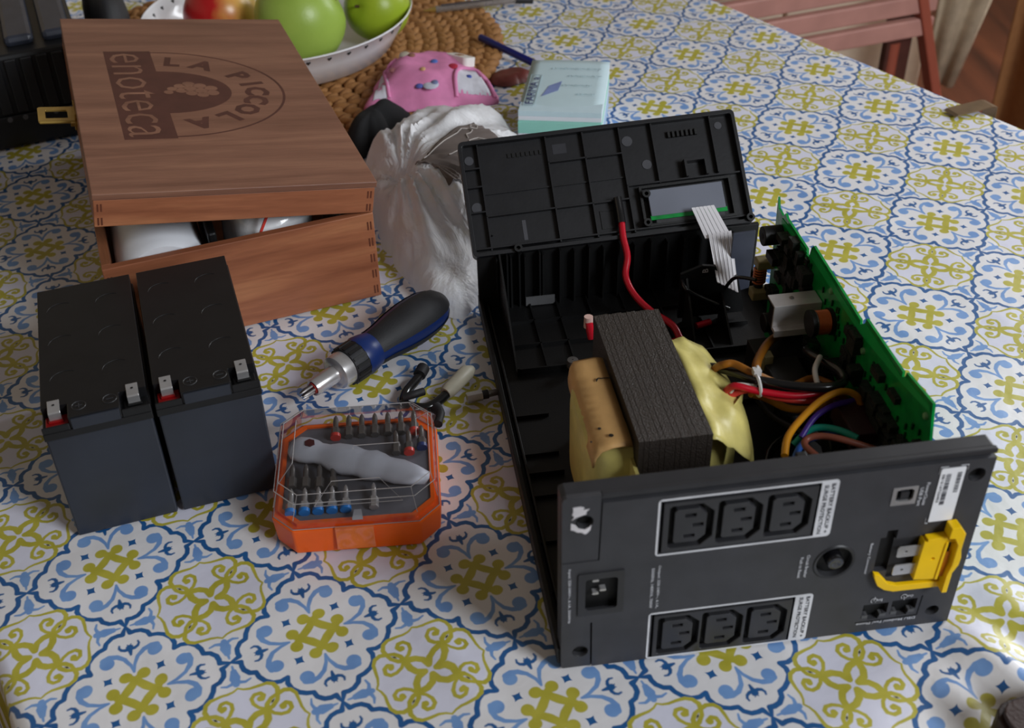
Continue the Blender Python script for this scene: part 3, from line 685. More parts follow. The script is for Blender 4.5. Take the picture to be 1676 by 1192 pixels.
# stickers
ST = MB().prism(rrect(.1952, .0845, .2082, .1224, .0008), -.00035, 0, FR).build('barcode_label', mat('white_sticker', (245, 246, 250), .3, var=.02), RP)
random.seed(11)
for nm, x0, x1, zt, zb in (('barcode', .2043, .2066, .1190, .1048), ('barcode', .1985, .2010, .1186, .0968)):
    mb = MB(); z = zt
    while z > zb:
        w_ = random.choice((.00018, .0003, .0005, .0007)); mb.prism(rect(x0, z - w_, x1, z), -.0005, -.00034, FR); z -= w_ + random.choice((.0002, .0003, .0005))
    mb.build(nm, ink, RP)
text('serial_lettering', '5B1516T22452', ink, RP, (.1963, -.00045, .1187), DN, RT, w=.020, h=.0014)
mb = MB()
for (a, b) in (((.1944, .1190), (.1944, .1236)), ((.1944, .1236), (.1985, .1236)), ((.2050, .1236), (.2092, .1236)), ((.2092, .1236), (.2092, .1200)), ((.1936, .0838), (.1936, .0875)), ((.1936, .0838), (.1952, .0838))):
    mb.tube([(a[0], -.0002, a[1]), (b[0], -.0002, b[1])], .00022, 4)
mb.build('label_corner_marks', white_ink, RP)
# battery connector
mb = MB().box((.1795, .0012, .0448), (.2048, .0034, .0742)); mb.build('connector_bed', blk, RP)
for z in (.0655, .0515): MB().prism([(.1820, z - .0040), (.1950, z - .0040), (.1950, z + .0040), (.1820, z + .0040), (.1812, z + .0030), (.1812, z - .0030)], -.0022, -.0014, FR, holes=[circ(.1862, z, .0008, 10)]).build('blade_terminal', steel, RP, bevel=.0002)
mb = MB()
mb.prism([(.1928, .0448), (.2055, .0432), (.2068, .0742), (.1936, .0742)], -.0045, .0010, FR, holes=[circ(.2010, .0600, .0010, 12)])
mb.prism([(.2046, .0436), (.2064, .0436), (.2072, .0720), (.2056, .0720)], -.0052, -.0044, FR)
mb.prism([(.2052, .0850), (.2100, .0855), (.2138, .0800), (.2138, .0680), (.2150, .0620), (.2148, .0560), (.2125, .0500), (.2125, .0345), (.2095, .0345), (.2098, .0500), (.2110, .0560), (.2110, .0720), (.2085, .0770), (.2050, .0775)], -.0075, -.0010, FR)
mb.prism([(.2055, .0740), (.2115, .0740), (.2115, .0715), (.2055, .0715)], -.0045, -.001, FR)
mb.prism([(.1950, .0742), (.2060, .0742), (.2060, .0765), (.1950, .0758)], -.0050, -.0005, FR)
mb.prism([(.1706, .0512), (.1712, .0480), (.1740, .0412), (.1785, .0372), (.1840, .0350), (.2100, .0345), (.2100, .0390), (.1850, .0398), (.1800, .0420), (.1765, .0468), (.1740, .0500)], -.0030, -.0002, FR)
mb.build('yellow_connector_cap', yellow, RP, bevel=.0006)['label'] = 'bright yellow battery connector cap with side bracket'
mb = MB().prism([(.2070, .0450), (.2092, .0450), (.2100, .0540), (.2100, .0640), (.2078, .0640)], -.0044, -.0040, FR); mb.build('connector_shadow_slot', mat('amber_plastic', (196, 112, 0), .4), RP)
# jacks
for x0, z0 in ((.1706, .0098), (.1872, .0104)):
    mb = MB(); mb.box((x0 + .0002, -.0003, z0 + .0020), (x0 + .0036, .003, z0 + .0042)); mb.box((x0 + .0104, -.0003, z0 + .0020), (x0 + .0140, .003, z0 + .0042)); mb.build('phone_jack', mat('grey_plastic', (84, 84, 86), .4), RP)
MB().prism([(.1680, .0078), (.2040, .0088), (.2045, .0250), (.2038, .0250), (.2034, .0096), (.1680, .0085)], -.0002, 0, FR).build('jack_groove', hole_m, RP)
# torn white seal around the upper left hole
sealm = mat('torn_seal', (232, 228, 232), .5)
for pts in ([(.0055, .1260), (.0092, .1262), (.0112, .1253), (.0105, .1237), (.0139, .1240), (.0124, .1225), (.0122, .1206), (.0100, .1200), (.0072, .1190), (.0047, .1172), (.0062, .1195), (.0050, .1212), (.0056, .1228)],
            [(.0046, .1150), (.0068, .1138), (.0085, .1110), (.0115, .1098), (.0140, .1115), (.0150, .1128), (.0145, .1092), (.0130, .1072), (.0118, .1065), (.0100, .1080), (.0078, .1084), (.0060, .1100), (.0044, .1106)]):
    MB().prism([(a + (0.0), b - .0008) for a, b in pts], .0001, .0004, FR).build('torn_seal', sealm, RP)
for c in SC + [circ(.0115, .1141, .0046, 20)]:
    cx = sum(p[0] for p in c) / len(c); cz = sum(p[1] for p in c) / len(c)
    MB().lathe([(.0042, 0), (.0036, -.0012), (.0036, -.003)], 20, Matrix.Translation((cx, .0003, cz)) @ Matrix.Rotation(R_(90), 4, 'X')).build('screw_hole', blk, RP, smooth=True)

# ------------------------------------------------------------------ batteries
redp = mat('red_plastic', (150, 18, 20), .35, var=.1); bat_m = mat('battery_plastic', (50, 54, 64), .38, bump=.06, bs=200, vs=18, var=.15); bat_t = mat('battery_lid_plastic', (24, 24, 26), .4, bump=.05, bs=200)
def battery(name, label):
    t = thing(name, label, 'battery', group=None); W, D, H = .0650, .151, .0955
    MB().box((0.0006, 0.0006, 0), (W - .0006, D - .0006, .0815)).build('case', bat_m, t, bevel=.0012)
    outl = [(.0, .0), (W, .0), (W, D), (0, D)]
    mb = MB()
    mb.box((0, 0, .0815), (W, D, .0865))
    mb.prism([(.0165, .0012), (.0485, .0012), (.0485, .0035), (W - .0008, .0035 + .014), (W - .0008, D - .0008), (.0008, D - .0008), (.0008, .0175), (.0165, .0175 - .0)], .0865, H)
    lid = MB()
    notch = [(.0165, .0008), (.0475, .0008), (.0475, .0150), (W - .0010, .0150), (W - .0010, D - .0010), (.0010, D - .0010), (.0010, .0150), (.0165, .0150)]
    lid.prism(notch, .0865, H); lid.box((0, 0, .0812), (W, D, .0868)); lid.box((.0002, .0002, .0866), (.0165, .0014, .0915)); lid.box((.0475, .0002, .0866), (W, .0014, .0925))
    l = lid.build('lid', bat_t, t, bevel=.0008)
    MB().box((.0178, -.0006, .0868), (.0465, .0010, .0945)).build('lid_lip', bat_m, t, bevel=.0003)
    for x0, x1, m, nm in ((.0022, .0158, redp, 'positive_terminal_well'), (.0490, .0630, blk_d, 'negative_terminal_well')):
        MB().box((x0, .0016, .0866), (x1, .0146, .0885)).build(nm, m, t, bevel=.0006)
        c = (x0 + x1) / 2 - .0002
        mb = MB()
        mb.prism([(.0085, .0885), (.0085, .0948), (.0092, .0956), (.0190, .0972), (.0190, .0964), (.0098, .0950), (.0093, .0944), (.0093, .0885)], c - .0036, c + .0036, SIDE)
        mb.build('terminal_tab', steel, t, bevel=.0002)
        MB().lathe([(.0001, .0004), (.0009, .0004)], 10, Matrix.Translation((c, .0150, .0963))).build('tab_hole', hole_m, t)
        MB().box((c - .0044, .0070, .0885), (c + .0044, .0105, .0900)).build('terminal_foot', m, t, bevel=.0004)
    mb = MB()
    for i in range(3):
        for j in range(2):
            cx, cy = .0165 + j * .032, .040 + i * .040
            mb.tube([(cx + .0095 * math.cos(a), cy + .0095 * math.sin(a), H + .00005) for a in [R_(55 + 120 * k / 12) for k in range(13)]], .00022, 4)
    mb.build('vent_cap_rings', bat_t, t)
    for cx, s in ((.0235, '+'), (.0420, '-')):
        mb = MB().tube([(cx + .0042 * math.cos(a), .0105 + .0042 * math.sin(a), H + .00005) for a in [2 * math.pi * k / 20 for k in range(21)]], .0003, 4)
        mb.tube([(cx - .0022, .0105, H + .0001), (cx + .0022, .0105, H + .0001)], .0003, 4)
        if s == '+': mb.tube([(cx, .0083, H + .0001), (cx, .0127, H + .0001)], .0003, 4)
        mb.build('polarity_mark', blk, t)
    return t
b1 = battery('lead_acid_battery', 'dark grey lead-acid battery at the far left, beside its twin'); b1.location = (-.2571, -.3189, 0); b1.rotation_euler = (0, 0, R_(15.7))
b2 = b1.copy(); COL.objects.link(b2); b2['label'] = 'dark grey lead-acid battery next to the orange bit case'
for c in list(b1.children): d = c.copy(); COL.objects.link(d); d.parent = b2
b2.location = (-.1923, -.3009, 0); b2.rotation_euler = (0, 0, R_(15.5))
for b in (b1, b2): b['group'] = 'pair of lead-acid batteries'

# ------------------------------------------------------------------ wooden box
WB = thing('wooden_box', 'brown wooden wine box with partly open branded lid and brass hasp', 'box', (-.0676, -.0608, 0), R_(17.4))
W, D, H, T = .2087, .3674, .0783, .0070
MB().box((-W + T, T, .001), (-T, D - T, .006)).build('base', sidewood, WB)
MB().box((-W, 0, 0), (0, T, H)).build('front_side', sidewood, WB, bevel=.0006)
MB().box((-W, D - T, 0), (0, D, H)).build('back_side', sidewood, WB, bevel=.0006)
sidewood_y = wood('box_long_side_wood', (118, 70, 44), (150, 92, 60), (176, 116, 78), axis=1, scale=1.2)
MB().box((-W, T, 0), (-W + T, D - T, H)).build('left_side', sidewood_y, WB, bevel=.0006)
MB().box((-T, T, 0), (0, D - T, H)).build('right_side', sidewood_y, WB, bevel=.0006)
mb = MB()
for k in range(5):
    z = .0035 + k * .0150
    for x in (-.0048, -.0024): mb.box((x - .0009, -.00025, z), (x + .0003, .0003, z + .0075)); mb.box((-W + .0042 + x + .003, -.00025, z), (-W + .0054 + x + .003, .0003, z + .0075))
mb.build('finger_joints', endgrain, WB)
LD = bpy.data.objects.new('lid', None); COL.objects.link(LD); LD.parent = WB; LD.location = (0, 0, H + .0004); LD.rotation_euler = (0, .1729, 0)
LT = .0269
MB().box((-W - .0008, -.0010, LT - .0050), (.0012, D + .001, LT)).build('lid_top', lidwood, LD, bevel=.0007)
MB().box((-W, 0, 0), (0, T, LT - .0050)).build('lid_front', sidewood, LD, bevel=.0006)
MB().box((-W, D - T, 0), (0, D, LT - .0050)).build('lid_back', sidewood, LD, bevel=.0006)
MB().box((-W, T, 0), (-W + T, D - T, LT - .0050)).build('lid_left', sidewood_y, LD, bevel=.0006)
MB().box((-T, T, 0), (0, D - T, LT - .0050)).build('lid_right', sidewood_y, LD, bevel=.0006)
mb = MB()
for z in (.0015, .0125):
    for x in (-.0048, -.0024): mb.box((x - .0009, -.00025, z), (x + .0003, .0003, z + .0060)); mb.box((-W + .0042 + x + .003, -.00025, z), (-W + .0054 + x + .003, .0003, z + .0060))
mb.build('lid_finger_joints', endgrain, LD)
# burnt print
zt = LT + .00008
FL = lambda a, b, w: (a, b, w)
PY0, PY1 = .0893, .2800; cy = (PY0 + PY1) / 2
MB().prism(rect(-.1775, PY0, -.1365, PY1), LT, zt, FL).build('print_block', brand_ink, LD)
arch = [(-.1366 + .058 * math.sin(t) * 1.0, cy - .0460 * math.cos(t)) for t in [math.pi * k / 24 for k in range(25)]]
MB().prism(arch, LT, zt, FL).build('print_arch', brand_ink, LD)
o_ = [(-.1366 + .1040 * math.sin(t), cy - .0930 * math.cos(t)) for t in [math.pi * k / 40 for k in range(41)]]; i_ = [(-.1366 + .1018 * math.sin(t), cy - .0912 * math.cos(t)) for t in [math.pi * k / 40 for k in range(41)]]
MB().prism(o_ + i_[::-1], LT, zt, FL).build('print_arc', brand_ink, LD)
text('carved_lettering', 'enoteca', lidwood, LD, (-.1735, PY1 - .006, zt), (0, -1, 0), (1, 0, 0), w=.180, h=.0300, ext=.00008, bold=-.008)
for ch, ang in zip('LA PICCOLA', (12, 32, 0, 62, 78, 92, 108, 126, 144, 164)):
    if ch == ' ': continue
    t = R_(180 - ang); rx, ry = .0800, .0700
    px, py_ = -.1366 + rx * math.sin(t), cy - ry * math.cos(t)
    nr = Vector((math.sin(t) / rx, -math.cos(t) / ry, 0)).normalized(); tg = Vector((nr.y, -nr.x, 0))
    text('print_lettering', ch, brand_ink, LD, (px, py_, LT), tg, nr, h=.0215, ext=.00010, center=True, bold=.05)
for k, (a, b, r) in enumerate([(-.128, .190, .0045), (-.121, .196, .005), (-.121, .186, .005), (-.113, .200, .0055), (-.113, .190, .0055), (-.113, .180, .005), (-.104, .196, .0055), (-.104, .185, .0055), (-.104, .176, .005), (-.095, .190, .0055), (-.095, .180, .0055), (-.132, .183, .004)]):
    MB().prism(circ(a, b, r, 14), LT, LT + .00018, FL).build('grape_print', lidwood, LD)
# brass hasp on the left of the lid
mb = MB()
hx = -W - .030
mb.prism(rrect(hx, .1660, -W + .002, .1970, .003), .0085, .0100, FL, holes=[rrect(hx + .0060, .1735, -W - .0065, .1900, .001)])
mb.tube([(hx + .001, .1655, .0098), (-W - .001, .1655, .0098)], .0014, 8); mb.box((-W - .0050, .1610, .0075), (-W + .0005, .1680, .0105)); mb.box((-W - .0016, .166, .002), (-W, .197, .016))
mb.build('brass_hasp', brass, LD, bevel=.0004)
# contents
paper_w = mat('white_paper', (232, 234, 240), .6, var=.03)
def wbp(x, y, z): return Matrix.Rotation(R_(17.4), 4, 'Z') @ Vector((x, y, z)) + Vector((-.0676, -.0608, 0))
p = wbp(-.1645, .056, .0500)
o = MB().lathe([(.010, -.045), (.031, -.045), (.0345, -.040), (.0350, .0), (.0345, .040), (.031, .045), (.010, .045), (.010, -.045)], 36, Matrix.Rotation(R_(90), 4, 'X')).build('paper_roll', paper_w, None, smooth=True, loc=p, rot=(0, 0, R_(17.4)))
tag(o, 'round white roll inside the wooden box, left end', 'roll')
o = MB().box((-.0035, -.05, 0), (.0035, .05, .072)).build('black_pouch', blk_d, None, loc=wbp(-.1238, .070, .0065), rot=(0, 0, R_(17.4)), bevel=.002); tag(o, 'narrow black pouch between the white roll and the zip bag', 'pouch')
zb = thing('zip_bag', 'clear zip bag with a red seal line stuffed in the wooden box', 'bag', wbp(-.075, .065, .0065), R_(17.4))
def lump(name, rx, ry, h, m, par, seed=0, amp=.25, n=32, k=12, freq=30, loc=None, rot=None, p_=.5, flat=.0):
    vs = [(0, 0, h * (1 + amp * noise.noise(Vector((0, 0, seed)))))]; fs = []
    for i in range(1, k + 1):
        r = i / k
        for j in range(n):
            t = 2 * math.pi * j / n; x = rx * r * math.cos(t) * (1 + .12 * noise.noise(Vector((math.cos(t) * 1.5, math.sin(t) * 1.5, seed)))); y = ry * r * math.sin(t) * (1 + .12 * noise.noise(Vector((math.cos(t) * 1.5, math.sin(t) * 1.5, seed + 5))))
            z = h * max(0, 1 - r ** 2.4) ** p_ * (1 + amp * noise.noise(Vector((x * freq, y * freq, seed))))
            vs.append((x, y, max(z, 0)))
    for j in range(n): fs.append((0, 1 + j, 1 + (j + 1) % n))
    for i in range(k - 1):
        for j in range(n): a = 1 + i * n + j; b_ = 1 + i * n + (j + 1) % n; fs.append((a, a + n, b_ + n, b_))
    base = 1 + (k - 1) * n; fs.append(tuple(base + j for j in reversed(range(n))))
    return MB().add(vs, fs).build(name, m, par, smooth=60, loc=loc, rot=rot)
plasticbag = mat('clear_film', (244, 245, 248), .18, var=.05, vs=60, bump=.6, bs=60, coat=.5)
lump('film', .040, .052, .080, plasticbag, zb, 3, .10, freq=45, p_=.14)
MB().tube([(-.020, -.0545, .050), (-.012, -.0540, .070), (-.002, -.047, .0835), (.006, -.03, .0845)], .0012, 6).build('red_seal', MW['salmon'], zb)
o = lump('foil_bag', .009, .05, .066, mat('grey_film_bag', (165, 168, 176), .2, coat=.4, bump=.5, bs=60), None, 8, .12, freq=50, loc=wbp(-.0180, .068, .0065), rot=(0, 0, R_(17.4)), p_=.14); tag(o, 'shiny grey film bag in the wooden box by its right corner', 'bag')

# ------------------------------------------------------------------ screwdriver
SDA = math.atan2(.108 - .202 + .0, 0) if False else math.atan2(-.108 + .202, -.024 + .113)
SD = thing('ratchet_screwdriver', 'blue and black ratchet screwdriver lying beside the wooden box', 'screwdriver', (-.113, -.202, .0175), SDA)
MX = Matrix.Rotation(R_(90), 4, 'Y')
prof = [(.0152, .046), (.0160, .050), (.0150, .056), (.0135, .062), (.0142, .072), (.0165, .086), (.0178, .100), (.0178, .112), (.0168, .122), (.0140, .131), (.0095, .137), (.0040, .1395), (.0001, .140)]
MB().lathe(prof, 32, MX).build('handle', bluep, SD, smooth=60)
mb = MB()
for a0 in (130, 10, 250):
    pr_ = [(r + .0007, z) for r, z in prof if .060 < z < .1385]; pr_ = [(pr_[0][0] - .002, .058)] + pr_ + [(pr_[-1][0] - .002, .139)]
    mb.lathe(pr_, 10, MX @ Matrix.Rotation(R_(a0 + 35), 4, 'Z'), a0=0, a1=R_(92))
mb.build('rubber_grip', rubber, SD, smooth=60)
MB().lathe([(.0120, .0330), (.0146, .0335), (.0150, .0370), (.0150, .0455), (.0146, .0470), (.0001, .0470)], 32, MX).build('ratchet_collar', rubber, SD, smooth=60)
mb = MB()
for k in range(16): mb.box((.034, -.0012, .0146), (.046, .0012, .0156), M=Matrix.Rotation(2 * math.pi * k / 16, 4, 'X'))
mb.build('collar_ribs', blk_d, SD)
MB().lathe([(.0001, .0225), (.0102, .0225), (.0128, .0240), (.0132, .0270), (.0132, .0335), (.0001, .0335)], 32, MX).build('steel_collar', steel, SD, smooth=40)
MB().lathe([(.0046, .0020), (.0060, .0014), (.0065, .0026), (.0068, .0225), (.0046, .0225)], 28, MX).build('steel_sleeve', steel, SD, smooth=40)
MB().lathe([(.0001, .0010), (.0044, .0010), (.0044, .01)], 12, MX).build('red_bit_holder', MW['salmon'], SD, smooth=True)
for a in (20, 92, 164, 236, 308):
    y, z = .0026 * math.cos(R_(a)), .0026 * math.sin(R_(a))
    MB().tube([(.004, y, z), (-.004, y, z), (-.0075, y * .9, z * .9), (-.0095, y * .85, z * .85)], [.0012, .0012, .0010, .0003], 6).build('bit', steel_d, SD, smooth=True)
SD.rotation_euler = (0, R_(0), SDA)

# ------------------------------------------------------------------ bit case
BC = thing('bit_case', 'orange bit case with clear lid in front of the batteries', 'case', (-.1275, -.3455, 0), R_(1.5))
cw, cd, ch = .1065, .1010, .0115
def oct_(x0, y0, x1, y1, c): return [(x0 + c, y0), (x1 - c, y0), (x1, y0 + c), (x1, y1 - c), (x1 - c, y1), (x0 + c, y1), (x0, y1 - c), (x0, y0 + c)]
mb = MB(); mb.prism(oct_(.0015, .0015, cw - .0015, cd - .0015, .0125), 0.0, .0205, top=oct_(0, 0, cw, cd, .0135)); base = mb.build('orange_base', orange_p, BC, bevel=.0012)
MB().prism(oct_(.004, .004, cw - .004, cd - .004, .0125), .0205, .0232, holes=[oct_(.0065, .0065, cw - .0065, cd - .0065, .012)]).build('orange_lip', orange_p, BC)
tray_m = mat('grey_tray', (110, 110, 118), .5, var=.1)
MB().prism(oct_(.0065, .0065, cw - .0065, cd - .0065, .012), .0203, .0218).build('inner_tray', tray_m, BC)
def clear_mat():
    m, nt, b = newmat('clear_lid'); N = nt.nodes; L = nt.links
    g = N.new('ShaderNodeBsdfGlass'); g.inputs['IOR'].default_value = 1.12; g.inputs['Roughness'].default_value = .02; g.inputs['Color'].default_value = (.97, .97, .98, 1)
    nz = N.new('ShaderNodeTexNoise'); nz.inputs['Scale'].default_value = 30
    gl = N.new('ShaderNodeBsdfGlossy'); gl.inputs['Roughness'].default_value = .08
    tr = N.new('ShaderNodeBsdfTransparent'); tr.inputs[0].default_value = (.95, .95, .96, 1)
    lw = N.new('ShaderNodeLayerWeight'); lw.inputs[0].default_value = .25
    mr = N.new('ShaderNodeMapRange'); mr.inputs[3].default_value = .04; mr.inputs[4].default_value = .55; L.new(lw.outputs['Fresnel'], mr.inputs[0])
    m1 = N.new('ShaderNodeMixShader'); L.new(mr.outputs[0], m1.inputs[0]); L.new(tr.outputs[0], m1.inputs[1]); L.new(gl.outputs[0], m1.inputs[2])
    L.new(m1.outputs[0], N['Material Output'].inputs[0]); return m
clr = clear_mat()
z0, z1 = .0208, .0385
loops = [(oct_(.0012, .0012, cw - .0012, cd - .0012, .0130), z0), (oct_(.0020, .0020, cw - .002, cd - .002, .0130), z1 - .0105), (oct_(.0030, .0075, cw - .003, cd - .0035, .0130), z1 - .0020), (oct_(.0055, .0135, cw - .0055, cd - .0060, .0125), z1)]
vs = []; fs = []
for lp, z in loops: vs += [(a, b, z) for a, b in lp]
for i in range(3):
    for k in range(8): j = (k + 1) % 8; fs.append((i * 8 + k, i * 8 + j, i * 8 + 8 + j, i * 8 + 8 + k))
fs.append(tuple(range(24, 32)))
MB().add(vs, fs).build('clear_lid', clr, BC)
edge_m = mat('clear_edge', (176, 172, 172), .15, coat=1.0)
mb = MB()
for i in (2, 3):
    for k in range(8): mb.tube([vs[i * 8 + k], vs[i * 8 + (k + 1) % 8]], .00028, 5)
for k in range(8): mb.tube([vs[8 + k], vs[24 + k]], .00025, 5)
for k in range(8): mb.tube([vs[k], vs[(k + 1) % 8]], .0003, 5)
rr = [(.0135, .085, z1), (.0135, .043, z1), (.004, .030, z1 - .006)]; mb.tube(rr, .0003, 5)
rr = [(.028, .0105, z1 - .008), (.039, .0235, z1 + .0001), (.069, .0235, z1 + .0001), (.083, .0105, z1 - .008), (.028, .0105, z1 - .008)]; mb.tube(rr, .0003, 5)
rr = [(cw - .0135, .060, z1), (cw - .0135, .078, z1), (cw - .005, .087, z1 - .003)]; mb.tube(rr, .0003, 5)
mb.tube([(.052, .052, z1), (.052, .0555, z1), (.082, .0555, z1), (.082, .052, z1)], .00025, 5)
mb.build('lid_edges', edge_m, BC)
MB().prism(rrect(.040, -.0016, .064, .0004, .0005), .004, .0215).build('clear_latch', mat('latch_film', (255, 130, 70), .15, coat=1.0), BC, bevel=.0006)
MB().prism([(.0515, .0005), (.0580, .0005), (.0570, .0075), (.0525, .0075)], .0265, .0285).build('latch_tongue', mat('clear_tongue', (160, 160, 166), .2), BC)
# moulded grey handle lying in the case
ht = thing('moulded_bit_handle', 'frosted grey moulded handle lying diagonally inside the orange bit case', 'handle', (0, 0, 0), 0)
prof = [(.0001, -.050), (.0060, -.0495), (.0095, -.046), (.0105, -.040), (.0100, -.034), (.0085, -.030), (.0088, -.024), (.0115, -.018), (.0125, -.008), (.0108, -.001), (.0108, .003), (.0124, .008), (.0112, .014), (.0096, .018), (.0096, .022), (.0100, .028), (.0080, .038), (.0050, .047), (.0001, .0485)]
MB().lathe(prof, 28, Matrix.Rotation(R_(90), 4, 'Y'), sx=.60, sy=1.0).build('grip', frost, ht, smooth=60)
MB().prism([(-.036 + .0036 * math.cos(R_(60 * k)), .001 + .0036 * math.sin(R_(60 * k))) for k in range(6)], .0045, .0068).build('hex_recess', mat('dark_red_plastic', (84, 30, 34), .4), ht)
ht.location = BC.location + Matrix.Rotation(R_(1.5), 3, 'Z') @ Vector((.0555, .0500, .0284)); ht.rotation_euler = (0, 0, R_(1.5 - 24))
# bits standing in the case
random.seed(5); BCm = Matrix.Translation(BC.location) @ Matrix.Rotation(R_(1.5), 4, 'Z')
def bitmesh():
    hx6 = [(.0031 * math.cos(R_(60 * k)), .0031 * math.sin(R_(60 * k))) for k in range(6)]
    mb = MB().prism(hx6, 0, .0070); mb.lathe([(.0028, .007), (.0019, .0085), (.0019, .0135), (.0014, .0165), (.0004, .0185), (.0001, .0185)], 12)
    return mb
def bit(name, label, x, y, z, rx, group, m=steel_d, cap=None):
    t = thing(name, label, 'bit', (0, 0, 0), 0, group); bitmesh().build('shank', m, t, smooth=40)
    if cap: MB().lathe([(.0001, -.0004), (.0036, -.0004), (.0036, .0022), (.0031, .0022)], 14).build('coloured_ring', cap, t, smooth=True)
    p = BCm @ Vector((x, y, z)); t.location = p; t.rotation_euler = Euler((rx, 0, R_(1.5))); return t
names_b = ['leftmost', 'second from left', 'third from left', 'middle', 'third from right', 'second from right', 'rightmost']
reds = MW['salmon']; blues = mat('bright_blue_plastic', (30, 120, 200), .4)
for k in range(7):
    bit('screw_bit', f'grey screw bit in the rear row of the bit case, {names_b[k]}', .0385 + k * .0088, .0800, .0250, R_(-78), 'screw bits in the rear row', cap=reds if k in (0, 6) else None)
for k in range(6):
    bit('screw_bit', f'steel bit in the front row of the bit case, {["leftmost", "second from left", "third from left", "third from right", "second from right", "rightmost"][k]}', .0125 + k * .0086 + (.009 if k > 4 else 0), .0115, .0250, R_(-78), 'steel bits in the front row', m=steel, cap=blues if k < 5 else None)
for k in range(4):
    bit('screw_bit', f'dark bit leaning in the left middle of the bit case, {["first", "second", "third", "fourth"][k]} from left', .0120 + k * .0088, .0345 - k * .0010, .0250, R_(-78), 'dark bits in the middle row')
for k in range(3):
    bit('screw_bit', f'short bit lying at the right end of the bit case, {["lowest", "middle", "highest"][k]}', .0790 + k * .0085, .0600 + (k == 2) * .004, .0250, R_(-78), 'short bits at the right', cap=(None, reds, mat('navy_plastic', (40, 56, 110), .4))[k])

# ------------------------------------------------------------------ loose cable parts on the cloth
CB = thing('cable_offcut', 'cut black cable with a cream insulated connector sleeve', 'cable', (0, 0, 0), 0)
blackc = MW['black']
MB().tube(smooth_path([(-.0345, -.1745, .0060), (-.0390, -.183, .0050), (-.0460, -.195, .0045), (-.0475, -.207, .0045), (-.0400, -.2125, .0045), (-.0300, -.214, .0050), (-.0200, -.206, .0055), (-.0140, -.1975, .0062)], 5), .0036, 10).build('black_wire', blackc, CB, smooth=True)
MB().tube([(-.0362, -.1785, .0064), (-.0330, -.1700, .0066)], .0048, 12).build('end_sleeve', rubber, CB, smooth=True)
MB().tube(smooth_path([(-.0475, -.206, .0085), (-.0400, -.2050, .0100), (-.0330, -.2010, .0090)], 4), .0030, 10).build('black_wire', rubber, CB, smooth=True)
MB().tube([(-.0175, -.2015, .0064), (-.0150, -.1985, .0066), (-.0010, -.1790, .0070), (.0030, -.1740, .0060)], [.0046, .0058, .0060, .0030], 14).build('cream_sleeve', cream, CB, smooth=60)
sc2 = MB().tube(smooth_path([(-.0245, -.214, .0040), (-.0215, -.2210, .0042), (-.0235, -.2320, .0040)], 4), [.0046, .0042, .0040, .0036, .0034, .0032, .0030, .0032, .0036], 10).build('rubber_offcut', rubber, None, smooth=True)
tag(sc2, 'small black rubber offcut beside the bit case', 'offcut')
AD = thing('loose_bit_adapter', 'steel hex bit adapter lying loose by the power supply', 'bit', (.0, 0, 0), 0)
MB().tube([(-.0020, -.2055, .0042), (.0090, -.2030, .0042)], .0041, 6).build('hex_socket', steel, AD)
MB().tube([(.0090, -.2030, .0042), (.0135, -.2020, .0042)], .0034, 12).build('collar', rubber, AD, smooth=True)
MB().tube([(.0135, -.2020, .0042), (.0200, -.2005, .0042), (.0250, -.1994, .0042)], [.0026, .0024, .0010], 10).build('tip', steel_d, AD, smooth=True)

# ------------------------------------------------------------------ plastic bag with brown printed box
def bag_material():
    m, nt, b = newmat('white_film'); N = nt.nodes; L = nt.links
    tc = N.new('ShaderNodeTexCoord'); nz = N.new('ShaderNodeTexNoise'); nz.inputs['Scale'].default_value = 14; nz.inputs['Detail'].default_value = 5; nz.inputs['Distortion'].default_value = 1.2; L.new(tc.outputs['Object'], nz.inputs['Vector'])
    bp = N.new('ShaderNodeBump'); bp.inputs['Strength'].default_value = .7; bp.inputs['Distance'].default_value = .012; L.new(nz.outputs[0], bp.inputs['Height'])
    b.inputs['Base Color'].default_value = (.90, .90, .92, 1); b.inputs['Roughness'].default_value = .42; L.new(bp.outputs[0], b.inputs['Normal'])
    tl = N.new('ShaderNodeBsdfTranslucent'); tl.inputs[0].default_value = (.95, .95, .97, 1)
    tp = N.new('ShaderNodeBsdfTransparent')
    m1 = N.new('ShaderNodeMixShader'); m1.inputs[0].default_value = .3; L.new(b.outputs[0], m1.inputs[1]); L.new(tl.outputs[0], m1.inputs[2])
    m2 = N.new('ShaderNodeMixShader'); m2.inputs[0].default_value = .10; L.new(m1.outputs[0], m2.inputs[1]); L.new(tp.outputs[0], m2.inputs[2])
    L.new(m2.outputs[0], N['Material Output'].inputs[0]); return m
bagm = bag_material()
def radial(out, n, K, H, wob=0.0):
    cx = sum(p[0] for p in out) / len(out); cy_ = sum(p[1] for p in out) / len(out)
    an = sorted([(math.atan2(b - cy_, a - cx), math.hypot(a - cx, b - cy_)) for a, b in out]); A = [(an[-1][0] - 2 * math.pi, an[-1][1])] + an + [(an[0][0] + 2 * math.pi, an[0][1])]
    vs = []; ed = []
    for j in range(n):
        t = -math.pi + 2 * math.pi * j / n
        for q in range(len(A) - 1):
            if A[q][0] <= t <= A[q + 1][0]: f = (t - A[q][0]) / (A[q + 1][0] - A[q][0]); R1 = A[q][1] * (1 - f) + A[q + 1][1] * f; break
        ed.append((t, R1 * (1 + wob * noise.noise(Vector((math.cos(t) * 6, math.sin(t) * 6, 0))))))
    for i in range(K + 1):
        r = i / K
        for t, R1 in ed:
            x = cx + R1 * r * math.cos(t); y = cy_ + R1 * r * math.sin(t); vs.append((x, y, H(x, y, r)))
    fs = [(i * n + j, (i + 1) * n + j, (i + 1) * n + (j + 1) % n, i * n + (j + 1) % n) for i in range(K) for j in range(n)]
    return vs, fs, (cx, cy_, ed)
